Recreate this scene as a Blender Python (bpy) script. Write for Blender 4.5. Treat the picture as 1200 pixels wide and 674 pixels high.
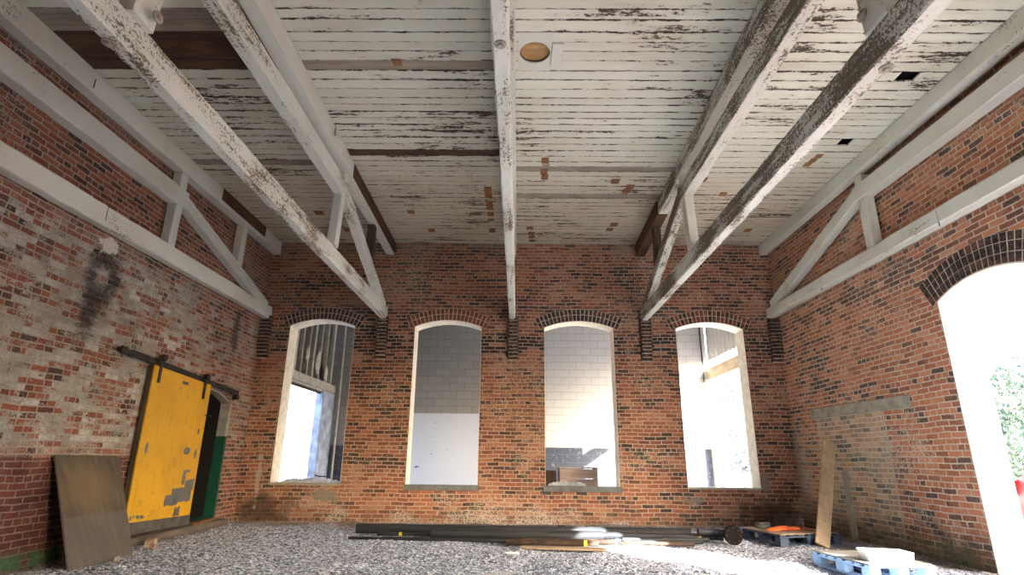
import bpy, bmesh, math, random
from mathutils import Vector, Matrix, Euler
random.seed(11)
sc = bpy.context.scene
C = sc.collection
for o in list(bpy.data.objects): bpy.data.objects.remove(o)
PI = math.pi

# ------------------------------------------------------------------ camera, world, sun, exposure
YAW, PITCH, ROLL, FPX, CAMH = -0.01043, 0.29899, 0.010546, 648.57, 1.12
cy_, sy_, cp_, sp_ = math.cos(YAW), math.sin(YAW), math.cos(PITCH), math.sin(PITCH)
fwd = Vector((sy_*cp_, cy_*cp_, sp_)); r0 = Vector((cy_, -sy_, 0)); u0 = r0.cross(fwd)
rr = r0*math.cos(ROLL) + u0*math.sin(ROLL); uu = -r0*math.sin(ROLL) + u0*math.cos(ROLL)
cam_d = bpy.data.cameras.new('camera'); cam = bpy.data.objects.new('camera', cam_d); C.objects.link(cam)
cam.matrix_world = Matrix(((rr.x, uu.x, -fwd.x, 0), (rr.y, uu.y, -fwd.y, 0), (rr.z, uu.z, -fwd.z, CAMH), (0, 0, 0, 1)))
cam_d.sensor_fit = 'HORIZONTAL'; cam_d.sensor_width = 36.0; cam_d.lens = 36.0*FPX/1200.0
cam_d.clip_start = 0.05; cam_d.clip_end = 300
sc.camera = cam

SUN_SLOPE, SUN_TAN = 1.05, 0.66          # +y per -x, and drop per -x travelled
SUN_E, SKY_E, EXPO = 34.0, 1.3, 1.6
sd = Vector((-1.0, SUN_SLOPE, -SUN_TAN)).normalized()
sun_d = bpy.data.lights.new('sun', 'SUN'); sun = bpy.data.objects.new('sun', sun_d); C.objects.link(sun)
sun.rotation_euler = sd.to_track_quat('-Z', 'Y').to_euler(); sun_d.energy = SUN_E; sun_d.angle = 0.009
sun_d.color = (0.97, 0.97, 0.93)
w = bpy.data.worlds.new('world'); sc.world = w; w.use_nodes = True
wn = w.node_tree; wn.nodes.clear()
sky = wn.nodes.new('ShaderNodeTexSky'); sky.sky_type = 'NISHITA'; sky.sun_disc = False
sky.sun_elevation = math.atan2(SUN_TAN, math.hypot(1, SUN_SLOPE)); sky.sun_rotation = math.atan2(1.0, -SUN_SLOPE)
sky.air_density = 1.0; sky.dust_density = 3.5; sky.ozone_density = 1.0
bg = wn.nodes.new('ShaderNodeBackground'); bg.inputs[1].default_value = SKY_E
wo = wn.nodes.new('ShaderNodeOutputWorld'); wn.links.new(sky.outputs[0], bg.inputs[0]); wn.links.new(bg.outputs[0], wo.inputs[0])
vs = sc.view_settings
vs.view_transform = 'Standard'; vs.look = 'None'; vs.gamma = 1.0; vs.exposure = EXPO; vs.use_curve_mapping = False
sc.display_settings.display_device = 'sRGB'
sc.cycles.use_denoising = True
sc.cycles.max_bounces = 12; sc.cycles.diffuse_bounces = 8; sc.cycles.sample_clamp_indirect = 12.0
sc.cycles.caustics_reflective = False; sc.cycles.caustics_refractive = False

# ------------------------------------------------------------------ node helper
class S:
    """a socket with arithmetic"""
    def __init__(s, g, o): s.g = g; s.o = o
    def _m(s, op, *a, clamp=False): return s.g.math(op, s, *a, clamp=clamp)
    def __add__(s, b): return s._m('ADD', b)
    __radd__ = __add__
    def __mul__(s, b): return s._m('MULTIPLY', b)
    __rmul__ = __mul__
    def __sub__(s, b): return s._m('SUBTRACT', b)
    def __rsub__(s, b): return s.g.math('SUBTRACT', b, s)
    def __truediv__(s, b): return s._m('DIVIDE', b)
    def gt(s, b): return s._m('GREATER_THAN', b)
    def lt(s, b): return s._m('LESS_THAN', b)
    def floor(s): return s._m('FLOOR')
    def abs(s): return s._m('ABSOLUTE')
    def max(s, b): return s._m('MAXIMUM', b)
    def min(s, b): return s._m('MINIMUM', b)
    def mod(s, b): return s._m('FLOORED_MODULO', b)
    def clamp(s): return s.g.math('ADD', s, 0.0, clamp=True)
    def step(s, a, b):                       # smooth ramp 0..1 from a to b
        n = s.g.nt.nodes.new('ShaderNodeMapRange'); n.interpolation_type = 'SMOOTHSTEP' if b > a else 'LINEAR'
        s.g.put(n.inputs[0], s); n.inputs[1].default_value = a; n.inputs[2].default_value = b
        return S(s.g, n.outputs[0])
class G:
    def __init__(g, name, rough=0.85, spec=0.25, metal=0.0):
        g.mat = bpy.data.materials.new(name); g.mat.use_nodes = True; g.nt = g.mat.node_tree; g.nt.nodes.clear()
        g.out = g.nt.nodes.new('ShaderNodeOutputMaterial'); g.b = g.nt.nodes.new('ShaderNodeBsdfPrincipled')
        g.nt.links.new(g.b.outputs[0], g.out.inputs[0])
        g.b.inputs['Roughness'].default_value = rough; g.b.inputs['Specular IOR Level'].default_value = spec
        g.b.inputs['Metallic'].default_value = metal
    def put(g, inp, v):
        if isinstance(v, S): g.nt.links.new(v.o, inp)
        elif isinstance(v, (tuple, list)): inp.default_value = (*v, 1.0) if len(inp.default_value) == 4 and len(v) == 3 else v
        else: inp.default_value = v
    def math(g, op, a, b=None, c=None, clamp=False):
        n = g.nt.nodes.new('ShaderNodeMath'); n.operation = op; n.use_clamp = clamp
        g.put(n.inputs[0], a)
        if b is not None: g.put(n.inputs[1], b)
        if c is not None: g.put(n.inputs[2], c)
        return S(g, n.outputs[0])
    def pos(g):
        n = g.nt.nodes.new('ShaderNodeNewGeometry'); s = g.nt.nodes.new('ShaderNodeSeparateXYZ'); g.nt.links.new(n.outputs['Position'], s.inputs[0])
        t = g.nt.nodes.new('ShaderNodeSeparateXYZ'); g.nt.links.new(n.outputs['True Normal'], t.inputs[0])
        g.N = [S(g, t.outputs[i]) for i in range(3)]
        return [S(g, s.outputs[i]) for i in range(3)]
    def obj(g):
        n = g.nt.nodes.new('ShaderNodeTexCoord'); s = g.nt.nodes.new('ShaderNodeSeparateXYZ'); g.nt.links.new(n.outputs['Object'], s.inputs[0])
        return [S(g, s.outputs[i]) for i in range(3)]
    def vec(g, x, y, z=0.0):
        n = g.nt.nodes.new('ShaderNodeCombineXYZ')
        for i, v in enumerate((x, y, z)): g.put(n.inputs[i], v)
        return S(g, n.outputs[0])
    def noise(g, v, scale=1.0, detail=4.0, rough=0.55, dist=0.0):
        n = g.nt.nodes.new('ShaderNodeTexNoise'); g.put(n.inputs['Vector'], v); n.inputs['Scale'].default_value = scale
        n.inputs['Detail'].default_value = detail; n.inputs['Roughness'].default_value = rough; n.inputs['Distortion'].default_value = dist
        return S(g, n.outputs[0])
    def voro(g, v, scale=1.0, feat='F1', out='Distance', rnd=1.0):
        n = g.nt.nodes.new('ShaderNodeTexVoronoi'); n.feature = feat; g.put(n.inputs['Vector'], v); n.inputs['Scale'].default_value = scale
        n.inputs['Randomness'].default_value = rnd
        return S(g, n.outputs[out])
    def white(g, v):
        n = g.nt.nodes.new('ShaderNodeTexWhiteNoise'); n.noise_dimensions = '3D'; g.put(n.inputs['Vector'], v); return S(g, n.outputs['Value'])
    def ramp(g, f, stops, const=False):
        n = g.nt.nodes.new('ShaderNodeValToRGB'); g.put(n.inputs[0], f); e = n.color_ramp.elements
        if const: n.color_ramp.interpolation = 'CONSTANT'
        e[0].position, e[0].color = stops[0][0], (*stops[0][1], 1); e[1].position, e[1].color = stops[-1][0], (*stops[-1][1], 1)
        for p, c in stops[1:-1]: k = e.new(p); k.color = (*c, 1)
        return S(g, n.outputs[0])
    def mix(g, f, a, b, mode='MIX'):
        n = g.nt.nodes.new('ShaderNodeMix'); n.data_type = 'RGBA'; n.blend_type = mode
        g.put(n.inputs[0], f); g.put(n.inputs[6], a); g.put(n.inputs[7], b); return S(g, n.outputs[2])
    def bump(g, h, strength=0.5, dist=0.01):
        n = g.nt.nodes.new('ShaderNodeBump'); n.inputs['Strength'].default_value = strength; n.inputs['Distance'].default_value = dist
        g.put(n.inputs['Height'], h); g.nt.links.new(n.outputs[0], g.b.inputs['Normal'])
    def done(g, col, rough=None):
        g.put(g.b.inputs['Base Color'], col)
        if rough is not None: g.put(g.b.inputs['Roughness'], rough)
        return g.mat
    def blob(g, u, v, u0, v0, ru, rv, n=None, amp=0.6, soft=0.5):
        """soft elliptical mask with a ragged edge"""
        a = (u-u0)/ru; b = (v-v0)/rv
        d = g.math('SQRT', a*a+b*b)
        if n is not None: d = d + (n-0.5)*amp*2
        return 1-d.step(1-soft, 1+soft*0.2)
    def box(g, u, v, ua, ub, va, vb, s=0.03):
        return u.step(ua-s, ua+s)*(1-u.step(ub-s, ub+s))*v.step(va-s, va+s)*(1-v.step(vb-s, vb+s))

def flat(name, col, rough=0.8, spec=0.25, metal=0.0, var=0.25, scale=6.0, bump=0.0):
    g = G(name, rough, spec, metal); x, y, z = g.pos()
    n = g.noise(g.vec(x, y, z), scale, 5)
    dark = tuple(c*(1-var) for c in col); lite = tuple(min(1, c*(1+var)) for c in col)
    c = g.ramp(n, [(0.3, dark), (0.7, lite)])
    if bump: g.bump(g.noise(g.vec(x, y, z), scale*12, 3), bump, 0.004)
    return g.done(c)

CH, BL = 0.0695, 0.215
def brick_mat(name, kind):
    g = G(name, 0.9, 0.15); x, y, z = g.pos()
    side = g.N[0].abs().gt(0.5)
    u = x*(1-side) + y*side
    wob = g.noise(g.vec(x*1.3, y*1.3, z*1.3), 1.0, 2)
    wob2 = g.noise(g.vec(x, y, z), 22.0, 2)
    up = u + (wob2-0.5)*0.022
    vp = z + (wob-0.5)*0.05 + (wob2-0.5)*0.014
    def bt(wd, off):
        n = g.nt.nodes.new('ShaderNodeTexBrick'); g.put(n.inputs['Vector'], g.vec(up, vp, 0.0)); n.offset = off; n.squash = 1.0
        n.inputs['Color1'].default_value = (0, 0, 0, 1); n.inputs['Color2'].default_value = (1, 1, 1, 1); n.inputs['Mortar'].default_value = (0.5, 0.5, 0.5, 1)
        n.inputs['Scale'].default_value = 1.0; n.inputs['Mortar Size'].default_value = 0.0085; n.inputs['Mortar Smooth'].default_value = 0.25
        n.inputs['Bias'].default_value = 0.0; n.inputs['Brick Width'].default_value = wd; n.inputs['Row Height'].default_value = CH
        return S(g, n.outputs[0]), S(g, n.outputs[1])
    c1, f1 = bt(BL, 0.5); c2, f2 = bt(BL/2, 0.5)
    hdr = (vp/CH).floor().mod(6.0).lt(0.5)
    t = g.math('ADD', c1*(1-hdr), c2*hdr); mort = f1*(1-hdr) + f2*hdr
    big = g.noise(g.vec(x*0.55, y*0.55, z*1.6), 1.0, 4)
    fine = g.noise(g.vec(x, y, z), 45.0, 4, 0.6)
    mid = g.noise(g.vec(x, y, z), 5.0, 5, 0.6)
    mask = g.noise(g.vec(x*0.9+7, y*0.9, z*1.2), 1.0, 6, 0.65)
    tt = (t*0.85 + (big-0.5)*1.15 + 0.08 + (fine-0.5)*0.30).clamp()
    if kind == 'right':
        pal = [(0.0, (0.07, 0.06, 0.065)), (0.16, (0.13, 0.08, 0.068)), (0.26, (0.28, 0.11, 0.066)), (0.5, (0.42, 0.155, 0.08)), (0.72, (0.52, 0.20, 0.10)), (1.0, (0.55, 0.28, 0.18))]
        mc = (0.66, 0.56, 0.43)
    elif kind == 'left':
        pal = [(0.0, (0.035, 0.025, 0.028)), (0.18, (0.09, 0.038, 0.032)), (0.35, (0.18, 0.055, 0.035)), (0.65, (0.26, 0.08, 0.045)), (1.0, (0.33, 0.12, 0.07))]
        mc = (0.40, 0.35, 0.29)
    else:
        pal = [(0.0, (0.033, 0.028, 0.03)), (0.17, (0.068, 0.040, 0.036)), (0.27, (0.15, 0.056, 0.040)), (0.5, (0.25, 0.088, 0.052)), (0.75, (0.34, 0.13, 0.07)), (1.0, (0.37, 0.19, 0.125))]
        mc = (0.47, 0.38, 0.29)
    bc = g.ramp(tt, pal)
    bc = g.mix((mid-0.35).clamp()*0.9, bc, g.mix(0.5, bc, (0.12, 0.05, 0.035)))
    # mortar slurry smeared over some bricks
    smear = ((mask.step(0.48, 0.68)+0.12)*fine.step(0.46, 0.62)).clamp()
    bc = g.mix(smear*0.75, bc, mc)
    mcol = g.mix(mid.step(0.3, 0.7), tuple(k*0.7 for k in mc), mc)
    col = g.mix(mort, bc, mcol)
    if kind == 'left':
        n1 = g.noise(g.vec(x, y*0.9, z*1.7), 1.6, 7, 0.68)
        n2 = g.noise(g.vec(x, y*3, z*9.0), 2.0, 5, 0.7)
        n3 = g.white(g.vec((up/BL+(vp/CH).floor()*0.5).floor(), (vp/CH).floor(), 0.0))
        # old limewash, patchy brick by brick, between the painted dado and the truss
        zone = z.step(1.0, 1.3)*(1-z.step(3.35, 3.75))
        ydec = 1-y.step(7.6, 9.8)*0.55
        n4 = g.noise(g.vec(x, y*1.2, z*2.6), 7.0, 5, 0.75)
        ww = zone*ydec*((n1*0.62+n4*0.42+n2*0.22+n3*0.30+(fine-0.5)*0.28-0.03)).step(0.66, 0.76)*(1-mort*0.55)
        lime = g.ramp((g.noise(g.vec(x, y, z), 3.2, 5)*0.45+n4*0.3+fine*0.25+(n3-0.5)*0.14), [(0.3, (0.17, 0.165, 0.14)), (0.5, (0.32, 0.315, 0.28)), (0.68, (0.62, 0.61, 0.59))])
        col = g.mix(ww*0.88, col, lime)
        halo = g.blob(y, z, 6.2, 2.75, 1.5, 1.05, mid, 0.7, 0.9)
        col = g.mix(halo*0.42*n4.step(0.35, 0.6), col, (0.12, 0.12, 0.095))
        a = (y-6.38)/0.17; b = (z-3.18)/0.22
        ring = g.math('SQRT', a*a+b*b) + (mid-0.5)*1.2 + (n4-0.5)*1.6
        rm = (ring.step(0.2, 0.95)*0.85+0.1)*(1-ring.step(1.2, 2.2))*n4.step(0.25, 0.5)
        stem = g.blob(y, z, 6.28, 2.72, 0.20, 0.42, n4, 1.3, 0.8)
        col = g.mix(rm.max(stem)*0.85, col, (0.02, 0.02, 0.023))
        wp = g.blob(y, z, 6.35, 3.57, 0.16, 0.10, n4, 1.8, 0.3)*0.8
        col = g.mix(wp, col, (0.62, 0.6, 0.55))
        soot2 = g.blob(y, z, 9.7, 3.2, 0.16, 0.6, mid, 0.8, 0.7)
        col = g.mix(soot2*0.7, col, (0.03, 0.028, 0.03))
        top = z.step(4.95, 5.15)*g.noise(g.vec(x, y, z), 2.4, 5).step(0.4, 0.55)
        col = g.mix(top*0.6, col, (0.34, 0.29, 0.24))
        # maroon paint on the dado, green remnant at the foot
        dado = (1-z.step(1.06, 1.09))*(1-y.step(7.5, 7.6))
        mar = g.ramp(mid, [(0.3, (0.075, 0.022, 0.024)), (0.7, (0.15, 0.055, 0.05))])
        col = g.mix(dado*fine.step(0.25, 0.5)*(1-mort*0.35)*0.85, col, mar)
        grn = (1-z.step(0.08, 0.2))*(1-y.step(6.4, 7.2))*mid.step(0.35, 0.55)
        col = g.mix(grn*0.8, col, (0.05, 0.16, 0.08))
    if kind == 'right':
        # bricked-up doorway under the lintel, laid in paler reclaimed brick with wide joints
        inf = g.box(y, z, 7.95, 9.75, -0.5, 1.81, 0.012)
        pale = g.ramp(t, [(0.0, (0.13, 0.12, 0.11)), (0.25, (0.28, 0.25, 0.21)), (0.5, (0.42, 0.25, 0.16)), (0.8, (0.52, 0.35, 0.23)), (1.0, (0.56, 0.42, 0.29))])
        infc = g.mix(mort, pale, (0.64, 0.54, 0.40))
        infc = g.mix(smear*0.8, infc, (0.56, 0.48, 0.37))
        col = g.mix(inf, col, infc)
        seam = (g.box(y, z, 7.93, 7.965, -0.5, 1.81, 0.008))
        col = g.mix(seam, col, (0.46, 0.40, 0.32))
        gr = (1-(z+mid*0.7).step(0.35, 0.95))
        col = g.mix(gr*0.75, col, (0.055, 0.045, 0.03))
        mos = (1-(z+mid*0.5).step(0.2, 0.6))*mask.step(0.4, 0.6)
        col = g.mix(mos*0.5, col, (0.08, 0.10, 0.05))
        pv = g.box(z, z, 3.42, 3.62, -1, 9, 0.03)*t.lt(0.75)
        col = g.mix(pv*0.55*(1-mort), col, (0.06, 0.05, 0.05))
        gap = g.blob(x, z, 5.12, 1.0, 0.3, 0.9, mid, 0.8, 0.8)*y.step(10.0, 10.5)
        col = g.mix(gap*0.6, col, (0.35, 0.32, 0.28))
        pp = g.box(y, z, 8.95, 9.2, -0.1, 1.0, 0.03)*mid.step(0.3, 0.45)
    if kind == 'back':
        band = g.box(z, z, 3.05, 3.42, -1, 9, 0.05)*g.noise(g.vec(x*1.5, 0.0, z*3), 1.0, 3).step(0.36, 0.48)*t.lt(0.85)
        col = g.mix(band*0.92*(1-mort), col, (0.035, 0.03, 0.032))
        topn = z.step(5.0, 5.3)*mask.step(0.42, 0.6)
        col = g.mix(topn*0.5, col, (0.3, 0.25, 0.2))
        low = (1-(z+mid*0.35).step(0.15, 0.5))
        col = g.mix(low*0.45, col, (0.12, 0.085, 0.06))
        eff = (1-(z+mid*0.5).step(0.3, 0.8))*mask.step(0.5, 0.58)*fine.step(0.42, 0.55)
        col = g.mix(eff*0.7, col, (0.46, 0.42, 0.38))
        corner_dark = g.blob(x, z, -4.6, 0.2, 0.7, 0.35, mid, 0.7, 0.6).max(g.blob(x, z, 4.7, 0.15, 0.9, 0.4, mid, 0.7, 0.6))  # darker ragged patch low in each corner
        col = g.mix(corner_dark*0.75, col, (0.035, 0.026, 0.02))
        pat = g.blob(x, z, 4.5, 0.75, 0.11, 0.2, mid, 0.5, 0.2).max(g.blob(x, z, -3.45, 0.45, 0.22, 0.12, mid, 0.7, 0.4))
        pat = pat.max(g.blob(x, z, 2.15, 3.1, 0.06, 0.08, mid, 0.5, 0.2)).max(g.blob(x, z, 3.2, 0.42, 0.22, 0.05, mid, 0.6, 0.3))
        col = g.mix(pat*0.85, col, (0.21, 0.19, 0.16))
        cr = g.blob(x, z, -4.72, 0.75, 0.05, 0.45, mid, 1.6, 0.3)
        col = g.mix(cr*0.7, col, (0.42, 0.37, 0.31))
    g.bump((1-mort)*1.0 + fine*0.35 + mid*0.4, 0.9, 0.010)
    return g.done(col)

def paint_mat(name, wear=0.55, axis='y', paint=(0.62, 0.63, 0.575), wood=(0.10, 0.078, 0.058), wood2=(0.20, 0.17, 0.13), bump=0.6, face=False):
    g = G(name, 0.75, 0.25); x, y, z = g.pos()
    k = {'x': (1.6, 14, 14), 'y': (14, 1.6, 14), 'z': (14, 14, 1.6)}[axis]
    n1 = g.noise(g.vec(x*k[0], y*k[1], z*k[2]), 1.0, 6, 0.7)
    n2 = g.noise(g.vec(x, y, z), 1.1, 3)
    n3 = g.noise(g.vec(x, y, z), 42.0, 5, 0.75)
    q = n1*0.50 + n2*0.45 + (n3-0.5)*0.62 + 0.02
    if face: q = q + (g.N[0]*(-1.0)).step(0.2, 0.5)*0.075  # left-facing sides barer: peeled paint, plus their shade put into the colour
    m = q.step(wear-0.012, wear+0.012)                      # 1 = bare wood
    grain = g.noise(g.vec(x*k[0]*5, y*k[1]*2, z*k[2]*5), 1.0, 4, 0.7)
    wc = g.ramp(grain, [(0.3, wood), (0.7, wood2)])
    pc = g.mix(n2.step(0.35, 0.7)*0.6, paint, tuple(c*f for c, f in zip(paint, (0.84, 0.80, 0.74))))
    pc = g.mix(n3.step(0.62, 0.75)*0.35, pc, tuple(c*0.5 for c in paint))
    g.bump((1-m)*0.6 + grain*0.5, bump, 0.004)
    return g.done(g.mix(m, pc, wc))

def wood_mat(name, a, b, axis='z', rough=0.8, scale=1.0, knots=False):
    g = G(name, rough, 0.25); x, y, z = g.pos()
    k = {'x': (1.2, 18, 18), 'y': (18, 1.2, 18), 'z': (18, 18, 1.2)}[axis]
    n = g.noise(g.vec(x*k[0]*scale, y*k[1]*scale, z*k[2]*scale), 1.0, 6, 0.65, 0.6)
    c = g.ramp(n, [(0.3, a), (0.7, b)])
    n2 = g.noise(g.vec(x, y, z), 2.3, 4)
    c = g.mix(n2.step(0.4, 0.75)*0.45, c, tuple(q*0.45 for q in a))
    g.bump(n, 0.4, 0.003)
    return g.done(c)

M = {}
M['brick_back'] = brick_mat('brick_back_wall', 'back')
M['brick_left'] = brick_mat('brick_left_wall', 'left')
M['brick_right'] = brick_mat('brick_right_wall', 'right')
M['paint'] = paint_mat('painted_timber', 0.63)
M['paint_z'] = paint_mat('painted_timber_upright', 0.62, 'z')
M['paint_worn'] = paint_mat('worn_shaded_timber', 0.555, 'y', face=True)
M['paint_worn_z'] = paint_mat('worn_painted_upright', 0.56, 'z')
M['bare'] = wood_mat('bare_dark_timber', (0.045, 0.025, 0.014), (0.14, 0.07, 0.035), 'y')
M['bare_z'] = wood_mat('bare_dark_upright', (0.04, 0.028, 0.02), (0.10, 0.07, 0.05), 'z')
M['orange'] = wood_mat('bare_orange_board', (0.17, 0.075, 0.028), (0.34, 0.165, 0.07), 'x')
M['plug'] = wood_mat('pale_plywood_plug', (0.30, 0.17, 0.07), (0.50, 0.32, 0.15), 'x')
M['steel'] = flat('rusty_black_steel', (0.03, 0.026, 0.024), 0.6, 0.4, 0.3, 0.5, 14, 0.5)
M['bolt'] = flat('painted_bolt', (0.33, 0.29, 0.24), 0.6, 0.3, 0.0, 0.3, 30)
M['black'] = flat('void_dark_board', (0.012, 0.010, 0.009), 0.95, 0.05)
M['concrete'] = flat('grey_concrete', (0.34, 0.32, 0.26), 0.9, 0.15, 0, 0.25, 7, 0.6)
M['sill'] = flat('blue_grey_sill', (0.14, 0.15, 0.155), 0.85, 0.2, 0, 0.3, 7, 0.5)
M['plaster'] = flat('cream_reveal_plaster', (0.72, 0.65, 0.54), 0.9, 0.15, 0, 0.15, 9, 0.6)

# ------------------------------------------------------------------ mesh helpers
def link(o, parent=None):
    C.objects.link(o)
    if parent is not None: o.parent = parent
    return o
def obj(name, bm, mats, parent=None, smooth=False):
    me = bpy.data.meshes.new(name)
    bmesh.ops.recalc_face_normals(bm, faces=bm.faces)
    bm.to_mesh(me); bm.free()
    for m in (mats if isinstance(mats, (list, tuple)) else [mats]): me.materials.append(m)
    if smooth:
        for p in me.polygons: p.use_smooth = True
    return link(bpy.data.objects.new(name, me), parent)
def thing(name, label, cat, loc=(0, 0, 0), rotz=0.0, group=None):
    o = bpy.data.objects.new(name, None); o.empty_display_size = 0.2; C.objects.link(o)
    o.location = loc; o.rotation_euler = (0, 0, rotz); return tag(o, label, cat, group)
def tag(o, label, cat, group=None, kind=None):
    o['label'] = label; o['category'] = cat
    if group: o['group'] = group
    if kind: o['kind'] = kind
    return o
def struct(o, label=None):
    o['kind'] = 'structure'
    if label: o['label'] = label
    return o
def box(bm, a, b, mi=0, bev=0.0, mat=None):
    v = [bm.verts.new((x, y, z)) for x in (a[0], b[0]) for y in (a[1], b[1]) for z in (a[2], b[2])]
    fs = [bm.faces.new([v[i] for i in q]) for q in ((0, 1, 3, 2), (4, 6, 7, 5), (0, 4, 5, 1), (2, 3, 7, 6), (0, 2, 6, 4), (1, 5, 7, 3))]
    for f in fs: f.material_index = mi
    if bev > 0:
        es = list({e for f in fs for e in f.edges})
        r = bmesh.ops.bevel(bm, geom=es, offset=bev, segments=1, affect='EDGES')
        for f in r['faces']: f.material_index = mi
        v = list({q for f in r['faces'] for q in f.verts})
    if mat is not None:
        bmesh.ops.transform(bm, matrix=mat, verts=[q for q in v if q.is_valid])
    return v
def frame(p0, p1, up=Vector((0, 0, 1))):
    d = (Vector(p1)-Vector(p0)).normalized(); s = d.cross(up)
    if s.length < 1e-4: s = Vector((1, 0, 0))
    s.normalize(); t = s.cross(d); return d, s, t
def beam(bm, p0, p1, w, h, ch=0.008, jit=0.0, seg=0.3, mi=0, up=Vector((0, 0, 1))):
    """squared timber with eased, slightly uneven edges; w across, h along 'up'"""
    p0, p1 = Vector(p0), Vector(p1); d, s, t = frame(p0, p1, up); L = (p1-p0).length; n = max(1, int(L/seg))
    a, b = w/2, h/2
    prof = [(a-ch, b), (a, b-ch), (a, -b+ch), (a-ch, -b), (-a+ch, -b), (-a, -b+ch), (-a, b-ch), (-a+ch, b)]
    rings = []
    for i in range(n+1):
        c = p0+d*(L*i/n)
        rings.append([bm.verts.new(c+s*(q[0]+random.uniform(-jit, jit))+t*(q[1]+random.uniform(-jit, jit))) for q in prof])
    for i in range(n):
        for k in range(8):
            f = bm.faces.new((rings[i][k], rings[i][(k+1) % 8], rings[i+1][(k+1) % 8], rings[i+1][k])); f.material_index = mi
    for r in (rings[0], rings[-1]):
        f = bm.faces.new(r); f.material_index = mi
def tube(bm, pts, r, n=12, caps=True, mi=0, rads=None):
    pts = [Vector(p) for p in pts]; rings = []; prev = None
    for i, p in enumerate(pts):
        d = (pts[min(i+1, len(pts)-1)]-pts[max(i-1, 0)]).normalized()
        s = d.cross(Vector((0, 0, 1))) if prev is None else prev-d*prev.dot(d)
        if s.length < 1e-4: s = Vector((1, 0, 0))
        s.normalize(); prev = s; t = d.cross(s); q = rads[i] if rads else r
        rings.append([bm.verts.new(p+(s*math.cos(a)+t*math.sin(a))*q) for a in [2*PI*k/n for k in range(n)]])
    for i in range(len(rings)-1):
        for k in range(n):
            f = bm.faces.new((rings[i][k], rings[i][(k+1) % n], rings[i+1][(k+1) % n], rings[i+1][k])); f.material_index = mi
    if caps:
        for r_ in (rings[0], rings[-1]): bm.faces.new(r_).material_index = mi
    return rings
def disc(bm, c, ax, r, t, n=20, mi=0):
    c = Vector(c); ax = Vector(ax).normalized(); tube(bm, [c-ax*t/2, c+ax*t/2], r, n, True, mi)
def pipe(bm, p0, p1, r, ri, n=20, mi=0):
    """open-ended hollow pipe"""
    p0, p1 = Vector(p0), Vector(p1); d, s, t = frame(p0, p1); R = []
    for p, q in ((p0, r), (p1, r), (p1, ri), (p0, ri)):
        R.append([bm.verts.new(p+(s*math.cos(2*PI*k/n)+t*math.sin(2*PI*k/n))*q) for k in range(n)])
    for i in range(4):
        A, B = R[i], R[(i+1) % 4]
        for k in range(n): bm.faces.new((A[k], A[(k+1) % n], B[(k+1) % n], B[k])).material_index = mi
def poly_wall(name, outer, holes, thick, mtx, mats):
    """flat polygon with holes, extruded"""
    cu = bpy.data.curves.new(name, 'CURVE'); cu.dimensions = '2D'; cu.fill_mode = 'BOTH'; cu.extrude = thick/2
    for lp in [outer]+holes:
        sp = cu.splines.new('POLY'); sp.points.add(len(lp)-1); sp.use_cyclic_u = True
        for p, q in zip(sp.points, lp): p.co = (q[0], q[1], 0, 1)
    t = bpy.data.objects.new('tmp', cu); C.objects.link(t)
    dg = bpy.context.evaluated_depsgraph_get(); me = bpy.data.meshes.new_from_object(t.evaluated_get(dg))
    bpy.data.objects.remove(t); bpy.data.curves.remove(cu)
    me.transform(mtx); me.name = name; me.materials.clear()
    for m in (mats if isinstance(mats, list) else [mats]): me.materials.append(m)
    for p in me.polygons: p.use_smooth = False; p.material_index = 0
    return link(bpy.data.objects.new(name, me))
def arch_pts(a, b, z0, zs, rise, n=16):
    """closed loop of an opening a..b, z0 to spring zs with a segmental head"""
    w_ = (b-a)/2; R = (w_*w_+rise*rise)/(2*rise); cz = zs+rise-R; cx = (a+b)/2; th = math.asin(w_/R)
    return [(a, z0), (b, z0)] + [(cx+R*math.sin(t), cz+R*math.cos(t)) for t in [th-2*th*i/n for i in range(n+1)]], (cx, cz, R, th)
XZ = lambda y: Matrix(((1, 0, 0, 0), (0, 0, -1, y), (0, 1, 0, 0), (0, 0, 0, 1)))      # (u,v) -> (x=u, z=v)
YZ = lambda x: Matrix(((0, 0, 1, x), (1, 0, 0, 0), (0, 1, 0, 0), (0, 0, 0, 1)))       # (u,v) -> (y=u, z=v)

# ------------------------------------------------------------------ the room shell
XL, XR, YB, YF, ZC, TW = -5.05, 5.12, 10.66, -0.6, 5.35, 0.38
WT = 5.75
def roughen(o, amt=0.004):
    pass
wins = [(-4.49, -3.20), (-2.02, -0.70), (0.53, 1.89), (3.11, 4.43)]
ZS, ZH, RISE = 0.62, 3.585, 0.135
wl = [arch_pts(a, b, ZS, ZH, RISE) for a, b in wins]
wb = poly_wall('wall_back', [(XL-TW, -0.3), (XR+TW, -0.3), (XR+TW, WT), (XL-TW, WT)], [l for l, _ in wl], TW, XZ(YB+TW/2), M['brick_back'])
struct(wb)
wf = poly_wall('wall_front', [(XL-TW, -0.3), (XR+TW, -0.3), (XR+TW, WT), (XL-TW, WT)], [l for l, _ in wl[3:]], TW, XZ(YF-TW/2), M['brick_back'])
struct(wf)
ARCH = (5.12, 6.54)
dr, drc = arch_pts(ARCH[0], ARCH[1], -0.02, 3.0, 0.16)
dr2, _ = arch_pts(3.2, 4.98, -0.02, 3.0, 0.16)
wr = poly_wall('wall_right', [(YF, -0.3), (YB, -0.3), (YB, WT), (YF, WT)], [dr, dr2], TW, YZ(XR+TW/2), M['brick_right']); struct(wr)
dl, dlc = arch_pts(8.35, 9.88, 0.12, 2.0, 0.17)
wlf = poly_wall('wall_left', [(YF, -0.3), (YB, -0.3), (YB, WT), (YF, WT)], [dl], TW, YZ(XL-TW/2), M['brick_left']); struct(wlf)

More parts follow.
